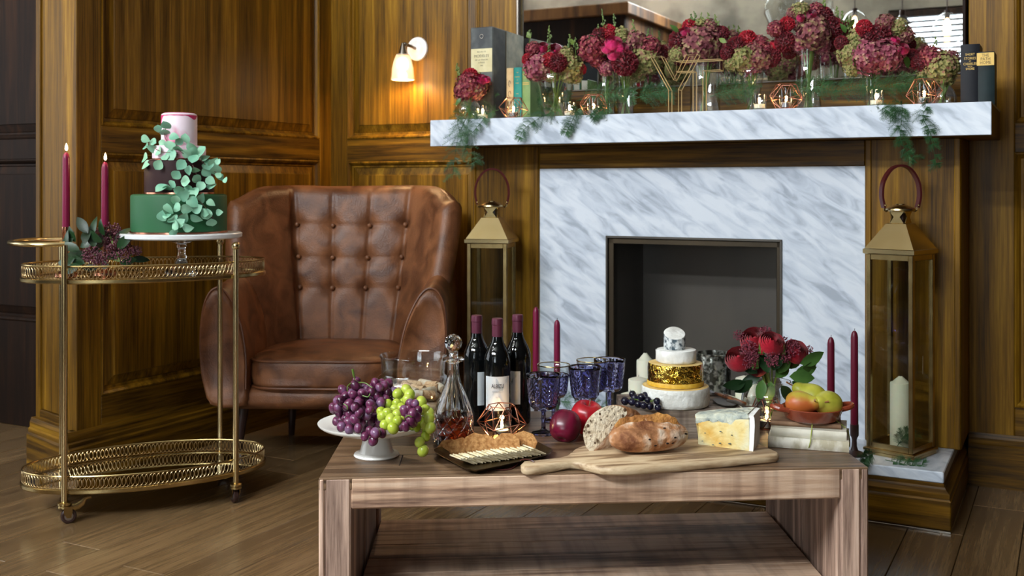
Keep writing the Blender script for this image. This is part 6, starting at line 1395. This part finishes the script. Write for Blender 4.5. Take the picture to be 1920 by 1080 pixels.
# faceted copper tea lights
for px, d, wd, h, rz, lab, lit in ((963, .185, .115, .078, .1, 'copper wire holder in front of the teal and cream books', True), (1113, .20, .115, .078, .4, 'copper wire holder below the magenta roses', True), (1474, .19, .12, .084, .2, 'copper wire holder below the tallest bouquet', True), (1733, .20, .112, .082, .5, 'copper wire holder with bright flame by the dark books', True)):
    wire_holder(onm(px, d), rz, wd, h, lab, 'copper', lit, power=.12, group='copper wire holders on the mantel')
def votive(px, d, lab):
    p = onm(px, d); t = thing('votive_glass', lab, 'candle holder', p, group='small votive glasses')
    MB().lathe(((0, 0), (.020, 0), (.023, .004), (.026, .052), (.0245, .052), (.0215, .006), (0, .005)), 24).build('glass', MATS['glass_clear'], t, world=False)
    c = thing('tealight', 'lit tea light inside the ' + lab, 'candle', p + Vector((0, 0, .0055)), group='tea lights')
    MB().lathe(((0, 0), (.0185, 0), (.019, .014), (0, .014)), 20).build('wax', MATS['wax_white'], c, world=False); flame(c, 0, 0, .0165, .85); point('tealight_glow', p + Vector((0, 0, .045)), .1, (1, .58, .25), .006)
for px, d, lab in ((905, .20, 'small clear votive glass beside the bulb vase'), (1068, .19, 'small clear votive glass below the pink and lime bouquet'), (1424, .19, 'small clear votive glass beside the footed glass'), (1643, .20, 'small clear votive glass below the wide pink bouquet')): votive(px, d, lab)
# ------------------------------------------------------------------ asparagus fern
def fern(label, pts, seed, nb=12, bl=.075, par=None, dens=10):
    rn = random.Random(seed); st = cat(pts, 8); t = thing('fern_sprig', label, 'fern', st[0], group='asparagus fern sprigs')
    MB().tube(st, [lerp(.0014, .0005, i / len(st)) for i in range(len(st))], 5).build('stem', MATS['fern_green'], t)
    mb = MB(); n = len(st)
    for b_ in range(nb):
        for sg in (-1, 1):
            i = int(lerp(2, n - 2, (b_ + rn.random() * .7) / nb)); p = st[i]; tg = (st[min(i + 1, n - 1)] - st[i - 1]).normalized()
            sd = tg.cross(Vector((rn.uniform(-.25, .25), -1, rn.uniform(-.25, .25)))).normalized() * sg
            L_ = bl * rn.uniform(.45, 1.15) * (1 - .45 * b_ / nb); dr = (sd * .8 + tg * .7 + Vector((0, rn.uniform(-.3, .1), -.15))).normalized()
            e_ = p + dr * L_; mb.tube((p, p.lerp(e_, .5) + Vector((0, 0, .004)), e_), .0005, 3, cap=False)
            for j in range(dens):
                t_ = (j + .5) / dens; c = p.lerp(e_, t_) + Vector((0, 0, .004 * math.sin(PI * t_)))
                for s2 in (-1, 1):
                    s3 = dr.cross(Vector((rn.uniform(-.4, .4), -1, rn.uniform(-.4, .4)))).normalized() * s2; l = (.020 * (1 - .6 * t_)) * rn.uniform(.6, 1.3); dd = (s3 * .75 + dr * .8).normalized(); w_ = dd.cross(Vector((0, -1, .2))).normalized() * .0008
                    mb.add([c - w_, c + w_, c + dd * l + w_ * .3, c + dd * l - w_ * .3], [(0, 1, 2, 3)])
    o = mb.build('needles', MATS['fern_green'], t, smooth=False); o['kind'] = 'stuff'; return t
def G(px, py, d): q = FD(px, d); return Vector((q.x, q.y, ZP(py, q.y)))
fern('fern sprig hanging over the mantel end below the bulb vase', [G(900, 208, .2), G(880, 212, .15), G(868, 235, .13), G(858, 262, .125), G(852, 300, .12), G(848, 335, .12)], 1, 13, .085)
fern('fern sprig trailing across the mantel face under the books', [G(935, 206, .2), G(915, 213, .15), G(900, 232, .13), G(882, 252, .125), G(868, 262, .125)], 2, 11, .07)
fern('fern sprig falling past the mantel end towards the armchair', [G(870, 212, .2), G(858, 224, .14), G(866, 262, .13), G(880, 290, .15), G(896, 318, .18)], 3, 9, .08)
fern('fern sprig fanning over the edge below the pink and lime bouquet', [G(1050, 203, .22), G(1035, 210, .15), G(1010, 222, .132), G(985, 240, .128), G(972, 262, .126)], 4, 13, .065)
fern('fern sprig drooping over the edge beside the second copper holder', [G(1090, 202, .22), G(1082, 208, .15), G(1074, 224, .132), G(1066, 240, .13), G(1060, 252, .13)], 5, 11, .055)
fern('fern sprig over the mantel edge under the magenta roses', [G(1150, 200, .2), G(1135, 205, .15), G(1120, 214, .14), G(1108, 226, .132)], 6, 9, .05)
fern('long fern sprig trailing below the shelf over the lantern', [G(1690, 195, .2), G(1692, 202, .15), G(1690, 225, .135), G(1688, 255, .135), G(1700, 285, .16), G(1720, 305, .18)], 7, 14, .06, dens=11)
fern('fern sprig hanging on the shelf face beside the long one', [G(1740, 192, .2), G(1738, 200, .15), G(1730, 218, .135), G(1740, 240, .132), G(1745, 252, .132), G(1752, 290, .15), G(1756, 322, .17)], 8, 12, .045, dens=10)
fern('short fern sprig at the shelf edge below the wide pink bouquet', [G(1640, 198, .2), G(1655, 203, .15), G(1668, 210, .14), G(1680, 216, .135)], 9, 8, .05)
for k, (x0, x1, lab) in enumerate(((850, 930, 'behind the bulb vase'), (990, 1075, 'behind the pink and lime bouquet'), (1080, 1200, 'around the paired glasses'), (1190, 1270, 'behind the wire letter Y'), (1330, 1420, 'behind the footed glass'), (1470, 1580, 'around the tall cylinder glass'), (1560, 1660, 'behind the wide pink bouquet'), (1640, 1730, 'behind the bright flame'))):
    fern('fern sprig lying on the mantel ' + lab, [G(x0, 196 - (x0 - 850) * .03, .38), G((x0 + x1) / 2, 184 - (x0 - 850) * .034, .34), G(x1, 190 - (x0 - 850) * .034, .30)], 20 + k, 13, .085)
for k, (pts, lab) in enumerate((((P(1640, 850, 3.36), P(1625, 858, 3.34), P(1618, 885, 3.32)), 'fern tip at the hearth corner under the lantern'), ((P(1660, 862, 3.36), P(1700, 872, 3.33), P(1738, 884, 3.32)), 'fern sprig lying on the hearth in front of the lantern'))):
    fern(lab, [Vector((q.x, q.y, max(q.z, HZT + .004))) for q in pts], 50 + k, 8, .045)
fern('fern sprig lying on the hearth behind the goblets', [G(1000, 760, .05), G(1040, 752, .07), G(1090, 756, .07), G(1140, 764, .06)], 55, 12, .06)
fn = fern('fern sprig curled round the candle inside the lantern by the dark wall', [Vector((lc.x - .03, lc.y - .045, HZT + .03)), Vector((lc.x, lc.y - .05, HZT + .075)), Vector((lc.x + .03, lc.y - .05, HZT + .06))], 60, 8, .035)
# ------------------------------------------------------------------ behind the camera, seen in the mirror
lb = thing('draught_lobby', 'dark timber lobby with chalkboard panels reflected in the mirror', 'lobby', FR(-3.9, -4.4), -TH)
def lbx(n_, a0, a1, b0, b1, z0, z1, m): MB().box(((a0 + a1) / 2, (b0 + b1) / 2, (z0 + z1) / 2), (a1 - a0, b1 - b0, z1 - z0), .006, FMAT).build(n_, MATS[m], lb)
mat('chalkboard', C(34, 42, 48), rough=.6); wood('lobby_wood', C(60, 36, 16), C(110, 70, 32), C(140, 96, 50), (9, 9, 1), rings=2, rough=.5)
S0, S1, D0, D1, LZ = -4.9, -3.15, -5.45, -4.0, 2.56
lbx('front_face', S0, S1, D1 - .05, D1, 0, LZ, 'dark_wood'); lbx('side_face', S1 - .05, S1, D0, D1 - .05, 0, LZ, 'lobby_wood'); lbx('roof', S0 - .05, S1 + .06, D0, D1 + .06, LZ, LZ + .10, 'lobby_wood')
lbx('chalkboard', S0 + .25, S1 - .25, D1, D1 + .012, 1.1, 2.15, 'chalkboard'); lbx('chalkboard', S1, S1 + .012, D0 + .25, D1 - .25, 1.1, 2.2, 'chalkboard')
for k, (px, D_, py) in enumerate(((1603, 8.4, 40), (1692, 8.0, 44), (1776, 8.2, 44), (1468, 7.0, 2), (1530, 7.4, 0))):
    vp = Vector(((px - CX) / FPX * D_, D_, 0)); dist = (vp - FR(0, .636)).dot(V); rp = vp - V * 2 * dist; zb = CH - (py - HY) / FPX * D_
    t = thing('pendant_lamp', ('clear globe pendant lamp hanging second from the reflected window', 'small dark pendant lamp reflected in front of the window blind', 'clear globe pendant lamp reflected at the window side of the mirror', 'big clear globe pendant reflected above the cylinder bouquet', 'clear globe pendant reflected over the tallest bouquet')[k], 'lamp', (rp.x, rp.y, zb), group='pendant lamps seen in the mirror')
    MB().tube(((0, 0, .09), (0, 0, ZC - zb - .001)), .004, 6).build('cord', MATS['leg_dark'], t, world=False)
    MB().lathe(((0, .10), (.02, .10), (.022, .04), (.0, .035)), 16).build('socket', MATS['leg_dark'], t, world=False)
    if k != 1: MB().lathe(((.03, .08), (.07, .055), (.115, -.02), (.12, -.08), (.09, -.15), (.04, -.18), (0, -.185)), 28).build('globe', MATS['glass_clear'], t, world=False)
    else: MB().lathe(((.024, .06), (.04, .03), (.075, .0), (.073, -.002), (.03, .02)), 24).build('shade', MATS['leg_dark'], t, world=False)
    MB().lathe(((0, .036), (.012, .03), (.022, -.01), (.028, -.05), (.016, -.078), (0, -.082)), 16).build('bulb', MATS['flame' if k in (0, 2) else 'glass_clear'], t, world=False)
